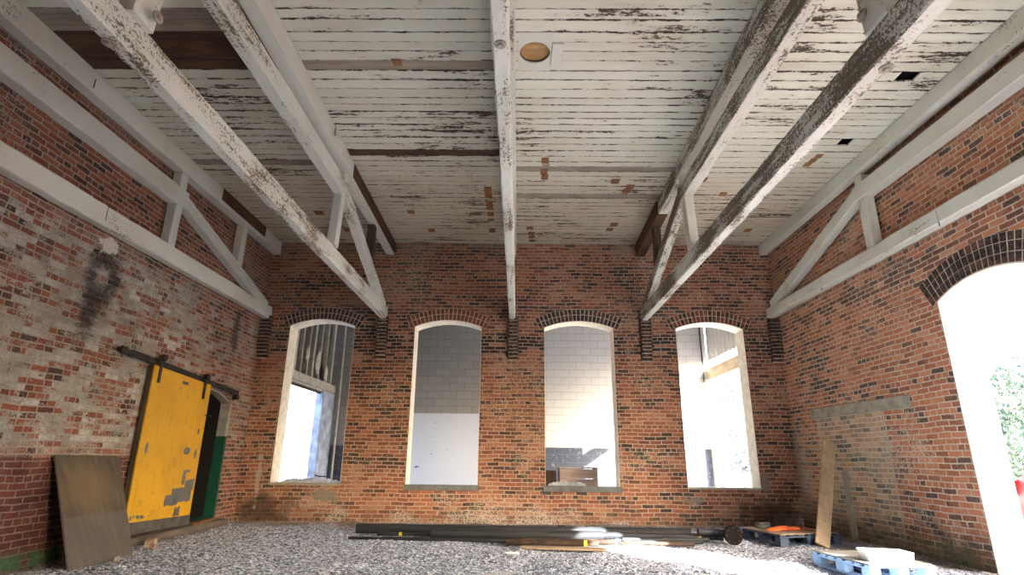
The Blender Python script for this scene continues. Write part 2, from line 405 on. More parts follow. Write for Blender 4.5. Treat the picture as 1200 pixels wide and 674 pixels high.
# brick corbels under the truss ends and the voussoirs of the arches
def corbel(cx, bm, w_=0.20):
    z = 2.93; k = 0
    while z < 3.76:
        wj = random.uniform(-0.004, 0.004); dp = 0.115+random.uniform(-0.006, 0.006)
        if k < 2: dp *= 0.5+0.25*k
        w2 = min(z+CH-0.004, 3.765)
        if k % 2:
            box(bm, (cx-w_/2+wj, YB-dp, z+0.007), (cx-0.005, YB+0.02, w2), 0, 0.004); box(bm, (cx+0.005, YB-dp, z+0.007), (cx+w_/2+wj, YB+0.02, w2), 0, 0.004)
        else:
            box(bm, (cx-w_/2+wj, YB-dp, z+0.007), (cx-w_/4, YB+0.02, w2), 0, 0.003); box(bm, (cx-w_/4+0.009, YB-dp, z+0.007), (cx+w_/2+wj, YB+0.02, w2), 0, 0.004)
        box(bm, (cx-w_/2+0.008, YB-dp+0.008, z-0.005), (cx+w_/2-0.008, YB+0.01, z+0.008), 1)
        z += CH; k += 1
g = G('dark_corbel_brick', 0.9, 0.15); x, y, z = g.pos()
t = g.white(g.vec((x/0.107).floor(), (z/CH).floor(), (y/0.3).floor())); nn = g.noise(g.vec(x, y, z), 30, 4)
M['brick_dark'] = g.done(g.mix(nn.step(0.4, 0.75)*0.5, g.ramp(t, [(0.0, (0.022, 0.019, 0.02)), (0.6, (0.055, 0.034, 0.030)), (1.0, (0.14, 0.06, 0.042))]), (0.20, 0.165, 0.14)))
M['mortar'] = flat('old_lime_mortar', (0.56, 0.47, 0.37), 0.95, 0.1, 0, 0.3, 20)
for i, cx in enumerate((-4.95, -2.65, -0.08, 2.51, 5.02)):
    bm = bmesh.new(); corbel(cx, bm, 0.20); struct(obj('trim_%d' % (i+1), bm, [M['brick_dark'], M['mortar']]), 'dark brick corbel under a truss end')

def voussoirs(bm, geo, face, axis, depth, rows, sx, thick=0.068, proud=0.006, rnd=0.004):
    cx, cz, R, th = geo; arc = 2*th*R*1.16; n = int(arc/ (thick+0.008)); th2 = th*1.13
    inner = R
    for r_, hgt in enumerate(rows):
        for i in range(n):
            a0 = -th2+2*th2*i/n; a1 = -th2+2*th2*(i+1)/n; g0 = 0.0075/R
            if len(rows) == 2 and i % 2: ra, rb = (inner, inner+hgt) if r_ == 0 else (inner+0.006, inner+hgt)
            else: ra, rb = inner, inner+hgt
            pr = proud+random.uniform(-rnd, rnd)
            q = []
            for aa, rd in ((a0+g0, ra+0.004), (a1-g0, ra+0.004), (a1-g0, rb-0.005), (a0+g0, rb-0.005)):
                q.append((cx+rd*math.sin(aa), cz+rd*math.cos(aa)))
            def P(uv, dd):
                return Vector((uv[0], face-dd*sx, uv[1])) if axis == 'x' else Vector((face-dd*sx, uv[0], uv[1]))
            f_ = [bm.verts.new(P(k, pr)) for k in q]; b_ = [bm.verts.new(P(k, -depth)) for k in q]
            mi = 0 if random.random() < 0.55 else 2
            for vv in (f_, b_[::-1]) + tuple((f_[k], f_[(k+1) % 4], b_[(k+1) % 4], b_[k]) for k in range(4)):
                bm.faces.new(vv).material_index = mi
        # mortar bed behind
        N = 24
        for i in range(N):
            a0 = -th2+2*th2*i/N; a1 = -th2+2*th2*(i+1)/N
            q = [(cx+rd*math.sin(aa), cz+rd*math.cos(aa)) for aa, rd in ((a0, inner), (a1, inner), (a1, inner+hgt), (a0, inner+hgt))]
            bm.faces.new([bm.verts.new(P(k, 0.0015)) for k in q]).material_index = 1
        inner += hgt
g = G('arch_red_brick', 0.9, 0.15); x, y, z = g.pos(); nn = g.noise(g.vec(x, y, z), 9, 4)
M['brick_red'] = g.done(g.ramp(nn, [(0.35, (0.10, 0.045, 0.035)), (0.6, (0.27, 0.09, 0.05)), (0.8, (0.34, 0.15, 0.09))]))
def lining(bm, loop, face0, face1, axis, t=0.018, mi=0):
    """thin lining on the faces of an opening"""
    n = len(loop); cx = sum(p[0] for p in loop)/n; cz = sum(p[1] for p in loop)/n
    inn = []
    for i in range(n):
        p, a, b = Vector((*loop[i], 0)), Vector((*loop[i-1], 0)), Vector((*loop[(i+1) % n], 0))
        d1 = (p-a).normalized(); d2 = (b-p).normalized()
        n1 = Vector((-d1.y, d1.x, 0)); n2 = Vector((-d2.y, d2.x, 0)); m_ = (n1+n2); m_ = m_/max(0.4, m_.length_squared)*2
        inn.append(p+m_*t)
    def P(q, f): return Vector((q[0], f, q[1])) if axis == 'x' else Vector((f, q[0], q[1]))
    A = [bm.verts.new(P(q, face0)) for q in loop]; B = [bm.verts.new(P(q, face0)) for q in inn]
    Cc = [bm.verts.new(P(q, face1)) for q in inn]; D = [bm.verts.new(P(q, face1)) for q in loop]
    for i in range(n):
        j = (i+1) % n
        for q in ((A, B), (B, Cc), (Cc, D)):
            bm.faces.new((q[0][i], q[0][j], q[1][j], q[1][i])).material_index = mi
sills = {1: ((-2.04, 0.09), (-0.68, 0.09), 'sill'), 2: ((0.52, 0.10), (1.92, 0.12), 'sill')}
for i, (lp, geo) in enumerate(wl):
    bm = bmesh.new(); lining(bm, lp, YB-0.002, YB+TW+0.01, 'x', 0.007)
    wo_ = struct(obj('window_%d' % (i+1), bm, M['plaster']))
    bm = bmesh.new(); voussoirs(bm, geo, YB, 'x', 0.05, (0.125, 0.115), 1)
    obj('brick_arch', bm, [M['brick_dark'] if i in (0, 2) else M['brick_red'], M['mortar'], M['brick_dark'] if i != 1 else M['brick_red']], wo_)
    a, b = wins[i]
    bm = bmesh.new()
    if i in (1, 2):
        ext = 0.02 if i == 1 else 0.035
        box(bm, (a-ext, YB-0.035, ZS-0.075), (b+ext, YB+0.12, ZS+0.02), 0, 0.008)
        obj('window_sill', bm, M['sill'], wo_)
    else:
        box(bm, (a+0.005, YB-0.004, ZS-0.012), (b-0.005, YB+TW+0.05, ZS+0.022), 0, 0.004)
        obj('window_sill', bm, M['concrete'], wo_)
# right doorway
bm = bmesh.new(); lining(bm, dr[2:]+[dr[0], dr[1]], XR-0.003, XR+TW+0.01, 'y', 0.016)
M['white_plaster'] = flat('white_jamb_plaster', (0.72, 0.66, 0.56), 0.9, 0.15, 0, 0.12, 9, 0.5)
d1 = struct(obj('door_1', bm, M['white_plaster']))
bm = bmesh.new(); voussoirs(bm, drc, XR, 'y', 0.05, (0.115, 0.115, 0.10), 1, 0.07)
obj('brick_arch', bm, [M['brick_dark'], M['mortar'], M['brick_dark']], d1)
# left doorway: green painted reveal with pale head
g = G('green_and_cream_reveal', 0.6, 0.35); x, y, z = g.pos(); nn = g.noise(g.vec(x, y, z), 4, 5)
lowm = 1-z.step(1.42, 1.44)
gc = g.ramp(nn, [(0.3, (0.004, 0.045, 0.026)), (0.7, (0.008, 0.085, 0.048))])
inner = 1-x.step(XL-0.15, XL-0.14)  # deep part of the reveal turned black, painting in the doorway's darkness
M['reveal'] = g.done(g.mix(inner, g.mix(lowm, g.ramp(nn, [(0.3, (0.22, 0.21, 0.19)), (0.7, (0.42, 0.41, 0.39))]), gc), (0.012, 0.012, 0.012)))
bm = bmesh.new(); lining(bm, dl[2:]+[dl[0], dl[1]], XL+0.004, XL-TW-0.02, 'y', 0.02)
d2 = struct(obj('door_2', bm, M['reveal']))
bm = bmesh.new()
box(bm, (XL-0.01, 9.845, 0.12), (XL+0.035, 9.895, 2.0), 0, 0.006)
obj('door_frame', bm, M['reveal'], d2)
# dim room behind the left doorway
bm = bmesh.new()
x0, x1, y0, y1, z0, z1 = XL-TW-2.6, XL-TW-0.001, 7.6, 10.6, -0.02, 2.9
for a, b in (((x0, y0-.1, z0), (x1, y0, z1)), ((x0, y1, z0), (x1, y1+.1, z1)), ((x0-.1, y0, z0), (x0, y1, z1)), ((x0, y0, z1), (x1, y1, z1+.1)), ((x0, y0, z0-.1), (x1, y1, z0+0.1))): box(bm, a, b)
M['dim'] = flat('dim_room_plaster', (0.10, 0.09, 0.08), 0.9)
struct(obj('wall_side_room', bm, M['dim']))
# concrete lintel on the right wall
bm = bmesh.new(); beam(bm, (XR-0.0, 7.35, 1.885), (XR-0.0, 9.86, 1.895), 0.05, 0.165, 0.01, 0.004, 0.2)
struct(obj('trim_6', bm, M['concrete']), 'long grey concrete lintel over the bricked up doorway')
bm = bmesh.new(); box(bm, (XR-0.014, 9.02, 0.0), (XR+0.01, 9.19, 0.98), 0, 0.006)
struct(obj('trim_7', bm, M['concrete']), 'grey cement render strip low on the right wall')

# ------------------------------------------------------------------ ceiling of separate boards
g = G('painted_ceiling_boards', 0.75, 0.2); x, y, z = g.pos()
att = g.nt.nodes.new('ShaderNodeAttribute'); att.attribute_name = 'seed'; sd_ = S(g, att.outputs['Fac'])
k1 = g.noise(g.vec(x*1.1+sd_*37, y*7, sd_*11), 1.0, 6, 0.7)
k2 = g.noise(g.vec(x*0.5, y*0.5, 3.0), 1.0, 4, 0.6)
k3 = g.noise(g.vec(x*16+sd_*9, y*32, sd_*5), 1.0, 4, 0.75)
reg = k2*0.7 + sd_*0.10 + g.box(x, y, -2.6, 2.6, 6.0, 7.6, 0.6)*0.06 + g.blob(x, y, -3.7, 6.2, 1.3, 2.2, k2, 0.4, 0.6)*0.10  # left bay loses more paint: dirty boards, plus its shade painted in
uvn = g.nt.nodes.new('ShaderNodeUVMap'); uvn.uv_map = 'across'; sx_ = g.nt.nodes.new('ShaderNodeSeparateXYZ'); g.nt.links.new(uvn.outputs[0], sx_.inputs[0]); vv = S(g, sx_.outputs[1])
edge = (vv-0.5).abs()*2
ek = g.noise(g.vec(x*5+sd_*50, sd_*20, 0.0), 1.0, 5, 0.7)
q = k1*0.62 + reg*0.44 + edge.step(0.72, 1.0)*(ek-0.42).max(0.0)*0.9 + (k3-0.5)*0.34
peel_shade = q.step(0.565, 0.60)
old = g.ramp(g.noise(g.vec(x*2, y*30, 1.0), 1.0, 4), [(0.3, (0.035, 0.028, 0.023)), (0.7, (0.12, 0.085, 0.06))])
pt = g.mix(sd_, (0.60, 0.60, 0.51), (0.67, 0.675, 0.59))
pt = g.mix((k2*0.6+k1*0.5).step(0.45, 0.72)*0.5, pt, (0.42, 0.35, 0.265))
pt = g.mix(y.step(6.3, 8.8)*(0.35+k1*0.5), pt, (0.46, 0.37, 0.27))
pt = g.mix(k3.step(0.66, 0.74)*0.45, pt, (0.26, 0.21, 0.16))
g.bump((1-peel_shade)*0.5+k3*0.3, 0.5, 0.003)
grime = edge.step(0.84, 0.98)*(ek.step(0.42, 0.62)*0.85+0.08)*(1-y.step(6.5, 9.5)*0.35)
M['ceil'] = g.done(g.mix(grime, g.mix(peel_shade, pt, old), (0.075, 0.06, 0.048)))
M['board_brown'] = wood_mat('bare_brown_board', (0.045, 0.024, 0.016), (0.13, 0.07, 0.045), 'x')
M['board_grey'] = wood_mat('dull_grey_board', (0.22, 0.18, 0.14), (0.38, 0.33, 0.27), 'x')
bm = bmesh.new(); seed = bm.faces.layers.float.new('seed'); uvl = bm.loops.layers.uv.new('across')
holes = [(4.36, 4.55, 5.36), (4.42, 4.62, 6.70), (0.0, 0.34, 5.02)]
rnd = random.Random(5); plug_y = []
xr0, xr1 = XL-0.02, XR+0.02
def plank(x0, x1, y0, y1, mi, sv):
    n = max(1, int((x1-x0)/0.6)); dz = rnd.uniform(-0.003, 0.003); tl = rnd.uniform(-0.002, 0.002)
    top = []; bot = []
    for i in range(n+1):
        xx = x0+(x1-x0)*i/n; ja, jb = rnd.uniform(-0.002, 0.002), rnd.uniform(-0.002, 0.002); zz = ZC+dz+rnd.uniform(-0.001, 0.001)
        top.append([bm.verts.new((xx, y0+ja, ZC+0.022)), bm.verts.new((xx, y1+jb, ZC+0.022))])
        bot.append([bm.verts.new((xx, y0+ja, zz+tl)), bm.verts.new((xx, y1+jb, zz-tl))])
    fs = []
    for i in range(n):
        fs.append(bm.faces.new((bot[i][0], bot[i+1][0], bot[i+1][1], bot[i][1])))
        fs.append(bm.faces.new((bot[i][0], top[i][0], top[i+1][0], bot[i+1][0])))
        fs.append(bm.faces.new((bot[i][1], bot[i+1][1], top[i+1][1], top[i][1])))
    fs.append(bm.faces.new((bot[0][0], bot[0][1], top[0][1], top[0][0]))); fs.append(bm.faces.new((bot[-1][0], top[-1][0], top[-1][1], bot[-1][1])))
    lo = {v for pr in bot+top for v in pr[:1]}
    for f in fs:
        f.material_index = mi; f[seed] = sv
        for l in f.loops: l[uvl].uv = (l.vert.co.x, 0.0 if l.vert in lo else 1.0)
yy = YF
while yy < YB-0.01:
    bw = rnd.choice((0.135, 0.14, 0.15, 0.16, 0.17)); gap = rnd.choice((0.002, 0.003, 0.004, 0.005, 0.007, 0.012))
    y1 = min(yy+bw, YB)
    if YB-y1 < 0.06: y1 = YB
    ym = (yy+y1)/2
    # board ends fall on the beams
    cuts = [xr0, -2.55, -0.1, 2.45, xr1]
    for a, b in zip(cuts, cuts[1:]):
        mi = 0
        if a < -3 and 4.70 < ym < 5.33: mi = 1
        elif a < -3 and 4.40 < ym < 4.70: mi = 3
        elif -3 < a < -1 and 7.02 < ym < 7.19: mi = 1
        elif -3 < a < -1 and 5.10 < ym < 5.26: mi = 3
        elif rnd.random() < 0.02: mi = 3
        segs = [(a, b)]
        for h0, h1, hy in holes:
            if yy-0.0 < hy+0.17*(h1-h0 > 0.3) and y1 > hy-0.17*(h1-h0 > 0.3) and a < h0 < b:
                if h1-h0 > 0.3:
                    segs = [(a, h0-0.01), (h1+0.01, b)]; plug_y.append(yy); plug_y.append(y1)
                else: segs = [(a, h0+rnd.uniform(-.03, .03)), (h1+rnd.uniform(-.03, .03), b)]
        sv = rnd.random()
        for s0, s1 in segs: plank(s0+0.0005, s1-0.0005, yy, y1-gap, mi, sv)
    yy = y1
# bare patches where cleats came off, with the dark decking above
def patch(x0, y0, x1, y1, mi=2): box(bm, (x0, y0, ZC-0.006), (x1, y1, ZC+0.004), mi)
for k in range(4): patch(0.34+0.02*(k % 2), 7.22+k*0.17, 0.45+0.02*(k % 2), 7.22+k*0.17+0.155, 2 if k != 1 else 3)
for a, b in ((8.15, 8.34), (8.36, 8.52), (8.66, 8.83), (8.85, 9.02), (9.1, 9.28), (9.4, 9.5), (9.85, 10.05)): patch(-0.56, a, -0.44, b)
for a, b, s in ((-1.42, 5.12, .1), (1.48, 7.86, .13), (1.75, 8.05, .13), (1.72, 8.2, .12), (0.16, 9.75, .13), (0.2, 10.0, .13), (0.22, 10.2, .12), (0.23, 10.4, .12), (1.74, 9.55, .14), (1.70, 9.8, .13), (-2.0, 9.05, .13), (-1.75, 9.9, .13), (-3.7, 9.1, .16), (-3.4, 9.9, .14), (4.3, 7.08, .1), (4.28, 7.2, .1), (4.26, 7.32, .1), (4.35, 9.8, .13), (3.35, 8.3, .11), (2.8, 7.6, .12), (2.85, 7.8, .12)):
    patch(a, b, a+s, b+s*1.15)
box(bm, (XL-TW, YF-TW, ZC+0.075), (XR+TW, YB+TW, ZC+0.12), 4)
ceil = obj('ceiling', bm, [M['ceil'], M['board_brown'], M['orange'], M['board_grey'], M['black']]); struct(ceil)
# roof covering above the walls keeps daylight out of the wall heads
bm = bmesh.new(); box(bm, (XL-0.7, YF-0.7, WT), (XR+0.7, YB+0.5, WT+0.15)); struct(obj('roof', bm, M['black']))

# round plug and cover plate
pr_ = [(0.17+0.165*math.cos(2*PI*k/40), 5.02+0.165*math.sin(2*PI*k/40)) for k in range(40)]
py0, py1 = min(plug_y), max(plug_y)
hp = poly_wall('hole_surround', [(-0.01, py0), (0.35, py0), (0.35, py1-0.004), (-0.01, py1-0.004)], [pr_], 0.02, Matrix.Translation((0, 0, ZC+0.008)), M['paint_z'])
t_ = thing('round_ceiling_plug', 'round tan plywood plug in the ceiling beside the middle beam', 'ceiling plug', (0.17, 5.02, ZC+0.03))
hp.parent = t_; hp.matrix_parent_inverse = Matrix.Translation((-0.17, -5.02, -ZC-0.03))
bm = bmesh.new(); disc(bm, (0, 0.0, 0.008), (0, 0, 1), 0.163, 0.012, 40); obj('plug_board', bm, M['plug'], t_)
bm = bmesh.new(); box(bm, (0.35, 4.86, ZC-0.022), (0.475, 5.2, ZC-0.004), 0, 0.004)
tag(obj('cover_board', bm, M['paint_z']), 'small white board nailed to the ceiling beside the round plug', 'board')

# ------------------------------------------------------------------ ceiling beams and trusses
def bolt(parent, p, ax, r=0.03):
    bm = bmesh.new(); disc(bm, p, ax, r, 0.012, 16); q = Vector(p)+Vector(ax)*0.012; disc(bm, q, ax, r*0.5, 0.022, 6); return obj('bolt', bm, M['bolt'], parent)
def cbeam(xa, xb, w_, z0, label, mat, ya=YF+0.02, yb=YB-0.02, patchy=None):
    bm = bmesh.new(); beam(bm, (xa, ya, (z0+ZC-0.008)/2), (xb, yb, (z0+ZC-0.008)/2), w_, ZC-0.008-z0, 0.006, 0.002, 0.5)
    t = thing('ceiling_beam', label, 'beam', (0, 0, 0), 0, None)
    obj('timber', bm, mat, t)
    return t
cb = []
cb.append(cbeam(-4.955, -4.955, 0.15, 5.07, 'white painted ceiling beam along the top of the left brick wall', M['paint']))
cb.append(cbeam(-2.40, -2.62, 0.17, 5.09, 'pale ceiling beam above the truss second from the left wall', M['paint']))
cb.append(cbeam(-0.11, -0.09, 0.12, 5.09, 'narrow ceiling beam glimpsed directly above the middle truss', M['paint']))
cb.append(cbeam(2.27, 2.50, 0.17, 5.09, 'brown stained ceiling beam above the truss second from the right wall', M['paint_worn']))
cb.append(cbeam(4.86, 5.01, 0.15, 5.13, 'cream ceiling beam along the top of the right brick wall', M['paint']))
# bare replacement pieces on two beams
bm = bmesh.new(); beam(bm, (-4.872, 8.25, 5.24), (-4.872, 9.85, 5.24), 0.02, 0.20, 0.003); obj('bare_board', bm, M['bare'], cb[0])['label'] = 'bare red-brown board on the beam face'
bm = bmesh.new(); beam(bm, (-2.475, 7.4, 5.22), (-2.52, 10.6, 5.22), 0.02, 0.22, 0.003); obj('bare_board', bm, M['bare'], cb[1])['label'] = 'bare orange-brown edge board'
bm = bmesh.new(); beam(bm, (2.44, 8.6, 5.2), (2.50, 10.63, 5.2), 0.185, 0.25, 0.004); obj('bare_end', bm, M['bare'], cb[3])['label'] = 'bare red-brown end of the beam'
for i, (p, a) in enumerate((((-4.874, 5.35, 5.2), 0), ((-2.40, 6.3, 5.2), 1))):
    bm = bmesh.new(); box(bm, (p[0]-0.004, p[1]-0.003, 5.12), (p[0]+0.005, p[1]+0.003, 5.24)); obj('strap', bm, M['steel'], cb[a])

def truss(label, xa, xb, xu, w_, mats, sh, z0=3.72, z1=3.965, zu0=4.73, zu1=4.96, near=True):
    """queen post truss running front to back"""
    t = thing('roof_truss', label, 'roof truss')
    m, mz, md = mats
    X = lambda yv: xa+(xb-xa)*(yv-2.6)/8.0
    bm = bmesh.new(); beam(bm, (X(YF+0.03), YF+0.03, (z0+z1)/2), (X(YB-0.02), YB-0.02, (z0+z1)/2), w_, z1-z0, 0.014, 0.004, 0.12); obj('bottom_chord', bm, m, t)
    xq = lambda yv: xu+(X(yv)-xu)*max(0.0, (yv-7.3)/3.2)
    bm = bmesh.new(); beam(bm, (xu, 2.92, (zu0+zu1)/2), (xu, 7.42, (zu0+zu1)/2), w_+0.02, zu1-zu0, 0.010, 0.003, 0.15); obj('top_chord', bm, m, t)
    for ys, ye, s in ((7.38, 10.42, 1), (2.96, -0.1, -1)):
        bm = bmesh.new(); beam(bm, (xu, ys, (zu0+zu1)/2+0.0), (X(ye), ye, z0+0.21), w_, 0.19, 0.010, 0.003, 0.15); obj('diagonal_strut', bm, m, t)
    for yv in (7.27, 3.07):
        zt = 5.085
        bm = bmesh.new(); beam(bm, (X(yv)*0.5+xu*0.5, yv, z1-0.012), (xu, yv, zt), w_*0.95, 0.16 if yv > 5 else 0.22, 0.008, 0.002, 0.2, up=Vector((0, 1, 0))); obj('queen_post', bm, mz, t)
    if sh is not None: bm = bmesh.new(); beam(bm, (xq(9.15), 9.17, 4.30), (xq(9.15), 9.17, 5.085), w_*0.9, 0.17, 0.006, 0.002, 0.3, up=Vector((0, 1, 0))); obj('short_post', bm, sh, t)
    return t
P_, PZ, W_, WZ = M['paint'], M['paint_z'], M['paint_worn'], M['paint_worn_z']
M['paint_lc'] = paint_mat('chipped_painted_timber', 0.565, 'y', wood=(0.09, 0.075, 0.05), wood2=(0.24, 0.19, 0.12))
tr = []
tr.append(truss('white painted timber truss lying against the left brick wall', -4.965, -4.955, -4.965, 0.14, (P_, PZ, P_), PZ, 3.70, 3.95, 4.57, 4.83))
tr.append(truss('chipped white timber truss with two bolts, second from the left wall', -2.69, -2.64, -2.58, 0.13, (M['paint_lc'], PZ, P_), M['bare_z']))
tr.append(truss('narrow white timber truss down the middle of the hall', -0.125, -0.10, -0.12, 0.115, (M['paint_lc'], PZ, P_), PZ))
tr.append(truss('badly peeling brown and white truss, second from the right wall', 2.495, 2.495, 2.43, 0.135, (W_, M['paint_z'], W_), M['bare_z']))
tr.append(truss('cream painted timber truss lying against the right brick wall', 5.0, 4.99, 5.0, 0.15, (P_, PZ, P_), None, 3.80, 3.99, 4.74, 4.97))
bolt(tr[1], (-2.51, 3.1, 4.02), (1, 0, 0), 0.045); bolt(tr[1], (-2.71, 3.0, 3.715), (0, 0, -1), 0.045)
bolt(tr[2], (-0.125, 3.0, 3.715), (0, 0, -1), 0.04)
bolt(tr[3], (2.352, 3.1, 4.05), (-1, 0, 0), 0.045); bolt(tr[3], (2.53, 3.22, 3.715), (0, 0, -1), 0.045)
for k, tt_ in enumerate(tr):
    for yv in (6.0, 8.6) if k in (0, 4) else ():
        bm = bmesh.new(); xs = -4.893 if k == 0 else 4.923
        box(bm, (xs-0.004, yv-0.003, 3.76), (xs+0.004, yv+0.003, 3.96)); obj('joint_strap', bm, M['steel'], tt_)

# ------------------------------------------------------------------ gravel floor, outside ground
g = G('grey_gravel', 0.85, 0.25); x, y, z = g.pos()
v = g.vec(x, y, z*0.5)
r1 = g.voro(v, 42.0, out='Color'); d1_ = g.voro(v, 42.0); d3 = g.voro(v, 95.0)
sep = g.nt.nodes.new('ShaderNodeSeparateColor'); g.put(sep.inputs[0], r1); rv = S(g, sep.outputs[0])
dirt = g.noise(g.vec(x, y, 0.0), 1.3, 5, 0.6); fine = g.noise(g.vec(x, y, 0.0), 60, 3)
stone = g.ramp(rv, [(0.0, (0.06, 0.068, 0.09)), (0.3, (0.27, 0.30, 0.37)), (0.65, (0.52, 0.57, 0.68)), (1.0, (0.85, 0.90, 0.98))])
stone = g.mix(d1_.step(0.4, 0.8)*0.6, stone, (0.03, 0.029, 0.03))
wd = y.step(9.7, 10.4).max(x.step(3.6, 4.7)*y.step(7.6, 8.6)).max(1-x.step(-5.0, -4.7)).max(x.step(4.6, 5.0))
stone = g.mix(wd*(dirt.step(0.3, 0.6))*0.85, stone, g.mix(fine, (0.10, 0.065, 0.04), (0.24, 0.17, 0.115)))
g.bump(1-d1_+fine*0.2, 1.0, 0.02)
M['gravel'] = g.done(stone)
bm = bmesh.new(); rg = random.Random(3)
xs = [XL-TW-0.3+0.6*i for i in range(3)]
def grid(xa, xb, ya, yb, st, amp):
    nx, ny = int((xb-xa)/st), int((yb-ya)/st); V = []
    for j in range(ny+1):
        row = []
        for i in range(nx+1):
            px, py = xa+(xb-xa)*i/nx, ya+(yb-ya)*j/ny
            edge = i in (0, nx) or j in (0, ny)
            h = 0 if edge else rg.uniform(-amp, amp)
            rut = 0.018*math.sin(px*2.1+py*1.3)*math.sin(py*1.7-px*0.4)+0.012*math.sin(px*5.3-py*3.1)
            row.append(bm.verts.new((px, py, h+(0 if edge else rut)-0.008)))
        V.append(row)
    for j in range(ny):
        for i in range(nx): bm.faces.new((V[j][i], V[j][i+1], V[j+1][i+1], V[j+1][i]))
grid(XL, XR, 5.4, YB, 0.034, 0.009)
grid(XL, XR, YF, 5.4, 0.3, 0.0)
fl = obj('floor', bm, M['gravel']); struct(fl)
g = G('pale_yard_ground', 0.95, 0.1); x, y, z = g.pos(); nn = g.noise(g.vec(x, y, 0.0), 0.6, 7, 0.65)
M['ground'] = g.done(g.ramp(nn, [(0.3, (0.34, 0.33, 0.31)), (0.55, (0.46, 0.45, 0.43)), (0.75, (0.55, 0.54, 0.52))]))
bm = bmesh.new(); box(bm, (7.4, 3.02, -0.04), (9.0, 4.7, 5.2)); struct(obj('wall_sun_blocker', bm, M['brick_right']))  # added unseen block, shaped to shade the doorway and trim the sun patch
bm = bmesh.new(); box(bm, (-60, -60, -0.3), (60, 60, -0.035)); struct(obj('ground', bm, M['ground']))

# ------------------------------------------------------------------ annex beyond the back wall
g = G('painted_concrete_block', 0.85, 0.2); x, y, z = g.pos()
side = g.N[0].abs().gt(0.5); u = x*(1-side)+y*side
n = g.nt.nodes.new('ShaderNodeTexBrick'); g.put(n.inputs['Vector'], g.vec(u, z-0.02, 0.0)); n.offset = 0.5
n.inputs['Color1'].default_value = (0, 0, 0, 1); n.inputs['Color2'].default_value = (1, 1, 1, 1); n.inputs['Mortar'].default_value = (0.4, 0.4, 0.4, 1)
n.inputs['Scale'].default_value = 1; n.inputs['Mortar Size'].default_value = 0.006; n.inputs['Mortar Smooth'].default_value = 0.3; n.inputs['Brick Width'].default_value = 0.4; n.inputs['Row Height'].default_value = 0.2
t = S(g, n.outputs[0]); mo = S(g, n.outputs[1]); n1 = g.noise(g.vec(x, y, z), 2.0, 5); n2 = g.noise(g.vec(x, y, z), 9.0, 5, 0.7)
grey = g.mix(t*0.5, (0.24, 0.235, 0.225), (0.30, 0.29, 0.28))
wht = g.mix(t*0.4, (0.40, 0.41, 0.42), (0.45, 0.46, 0.47))
lft = (1-x.step(-0.6, -0.5))
up = z.step(2.22, 2.25)
top = g.mix(lft, wht, grey)
lowl = g.mix(g.noise(g.vec(x*3, y, z*11), 1.0, 4, 0.7).step(0.655, 0.675)*0.9, (0.50, 0.535, 0.61), (0.035, 0.035, 0.05))
pan = lft*(1-up)*x.step(-4.2, -4.1)
main = g.mix(pan, top, lowl)
wains = (1-z.step(1.38, 1.41))*(1-x.step(-4.2, -4.1)*(1-x.step(-0.6, -0.5)))
dk = g.mix(n2.step(0.55, 0.68)*0.7, (0.045, 0.055, 0.08), (0.20, 0.21, 0.245))
main = g.mix(wains, main, dk)
main = g.mix(mo*(0.55+lft*0.2)*(1-pan*0.92), main, (0.12, 0.12, 0.12))
g.bump(1-mo+n2*0.2, 0.5, 0.008)
M['block'] = g.done(main)
bm = bmesh.new(); box(bm, (-5.05, 15.0, -0.05), (5.3, 15.2, 5.3)); struct(obj('wall_annex', bm, M['block']))
M['bluewash'] = flat('blue_grey_block', (0.30, 0.34, 0.44), 0.85, 0.2, 0, 0.4, 5, 0.4)
bm = bmesh.new(); box(bm, (-5.05, 14.05, -0.05), (-4.87, 14.99, 2.7)); struct(obj('wall_annex_pier', bm, M['bluewash']))
g = G('corrugated_siding', 0.6, 0.3); x, y, z = g.pos(); nn = g.noise(g.vec(x*4, y*4, z), 2, 4)
M['siding'] = g.done(g.ramp(nn, [(0.3, (0.48, 0.47, 0.44)), (0.7, (0.62, 0.61, 0.58))]))
M['sheath'] = flat('dark_grey_sheathing', (0.085, 0.08, 0.075), 0.85, 0.2, 0, 0.3, 3)
M['stud'] = flat('pale_grey_stud', (0.40, 0.37, 0.33), 0.85, 0.2, 0, 0.25, 6)
M['new_wood'] = wood_mat('pale_new_timber', (0.42, 0.31, 0.19), (0.62, 0.50, 0.34), 'y')
M['new_wood_z'] = wood_mat('pale_upright_timber', (0.42, 0.31, 0.19), (0.62, 0.50, 0.34), 'z')
# left side wall: sheathing and studs over a header, open below
la = thing('shed_side_wall', 'grey stud wall hung over the open left side of the annex, behind the leftmost window', 'wall', (-4.95, 11.05, 2.6))
def P(b, name, m, pa, inv): o = obj(name, b, m, pa); o.matrix_parent_inverse = Matrix.Translation(inv); return o
iv = (4.95, -11.05, -2.6)
bm = bmesh.new(); box(bm, (-5.05, 11.06, 2.88), (-5.02, 14.98, 5.2)); P(bm, 'sheathing', M['sheath'], la, iv)
for k, yv in enumerate((11.25, 11.62, 11.98, 12.2, 12.55, 12.95, 13.3, 13.75, 14.2, 14.7)):
    bm = bmesh.new(); wv = 0.05 if k % 3 else 0.10; beam(bm, (-4.97, yv, 2.885), (-4.97, yv+0.02, 5.2), 0.09, wv, 0.004, 0.002, 0.5, up=Vector((0, 1, 0))); P(bm, 'stud', M['stud'], la, iv)
bm = bmesh.new(); beam(bm, (-4.94, 11.06, 2.82), (-4.94, 14.98, 2.82), 0.16, 0.19, 0.006, 0.003); beam(bm, (-4.945, 11.06, 2.70), (-4.945, 14.98, 2.70), 0.10, 0.05, 0.004); P(bm, 'header', M['stud'], la, iv)
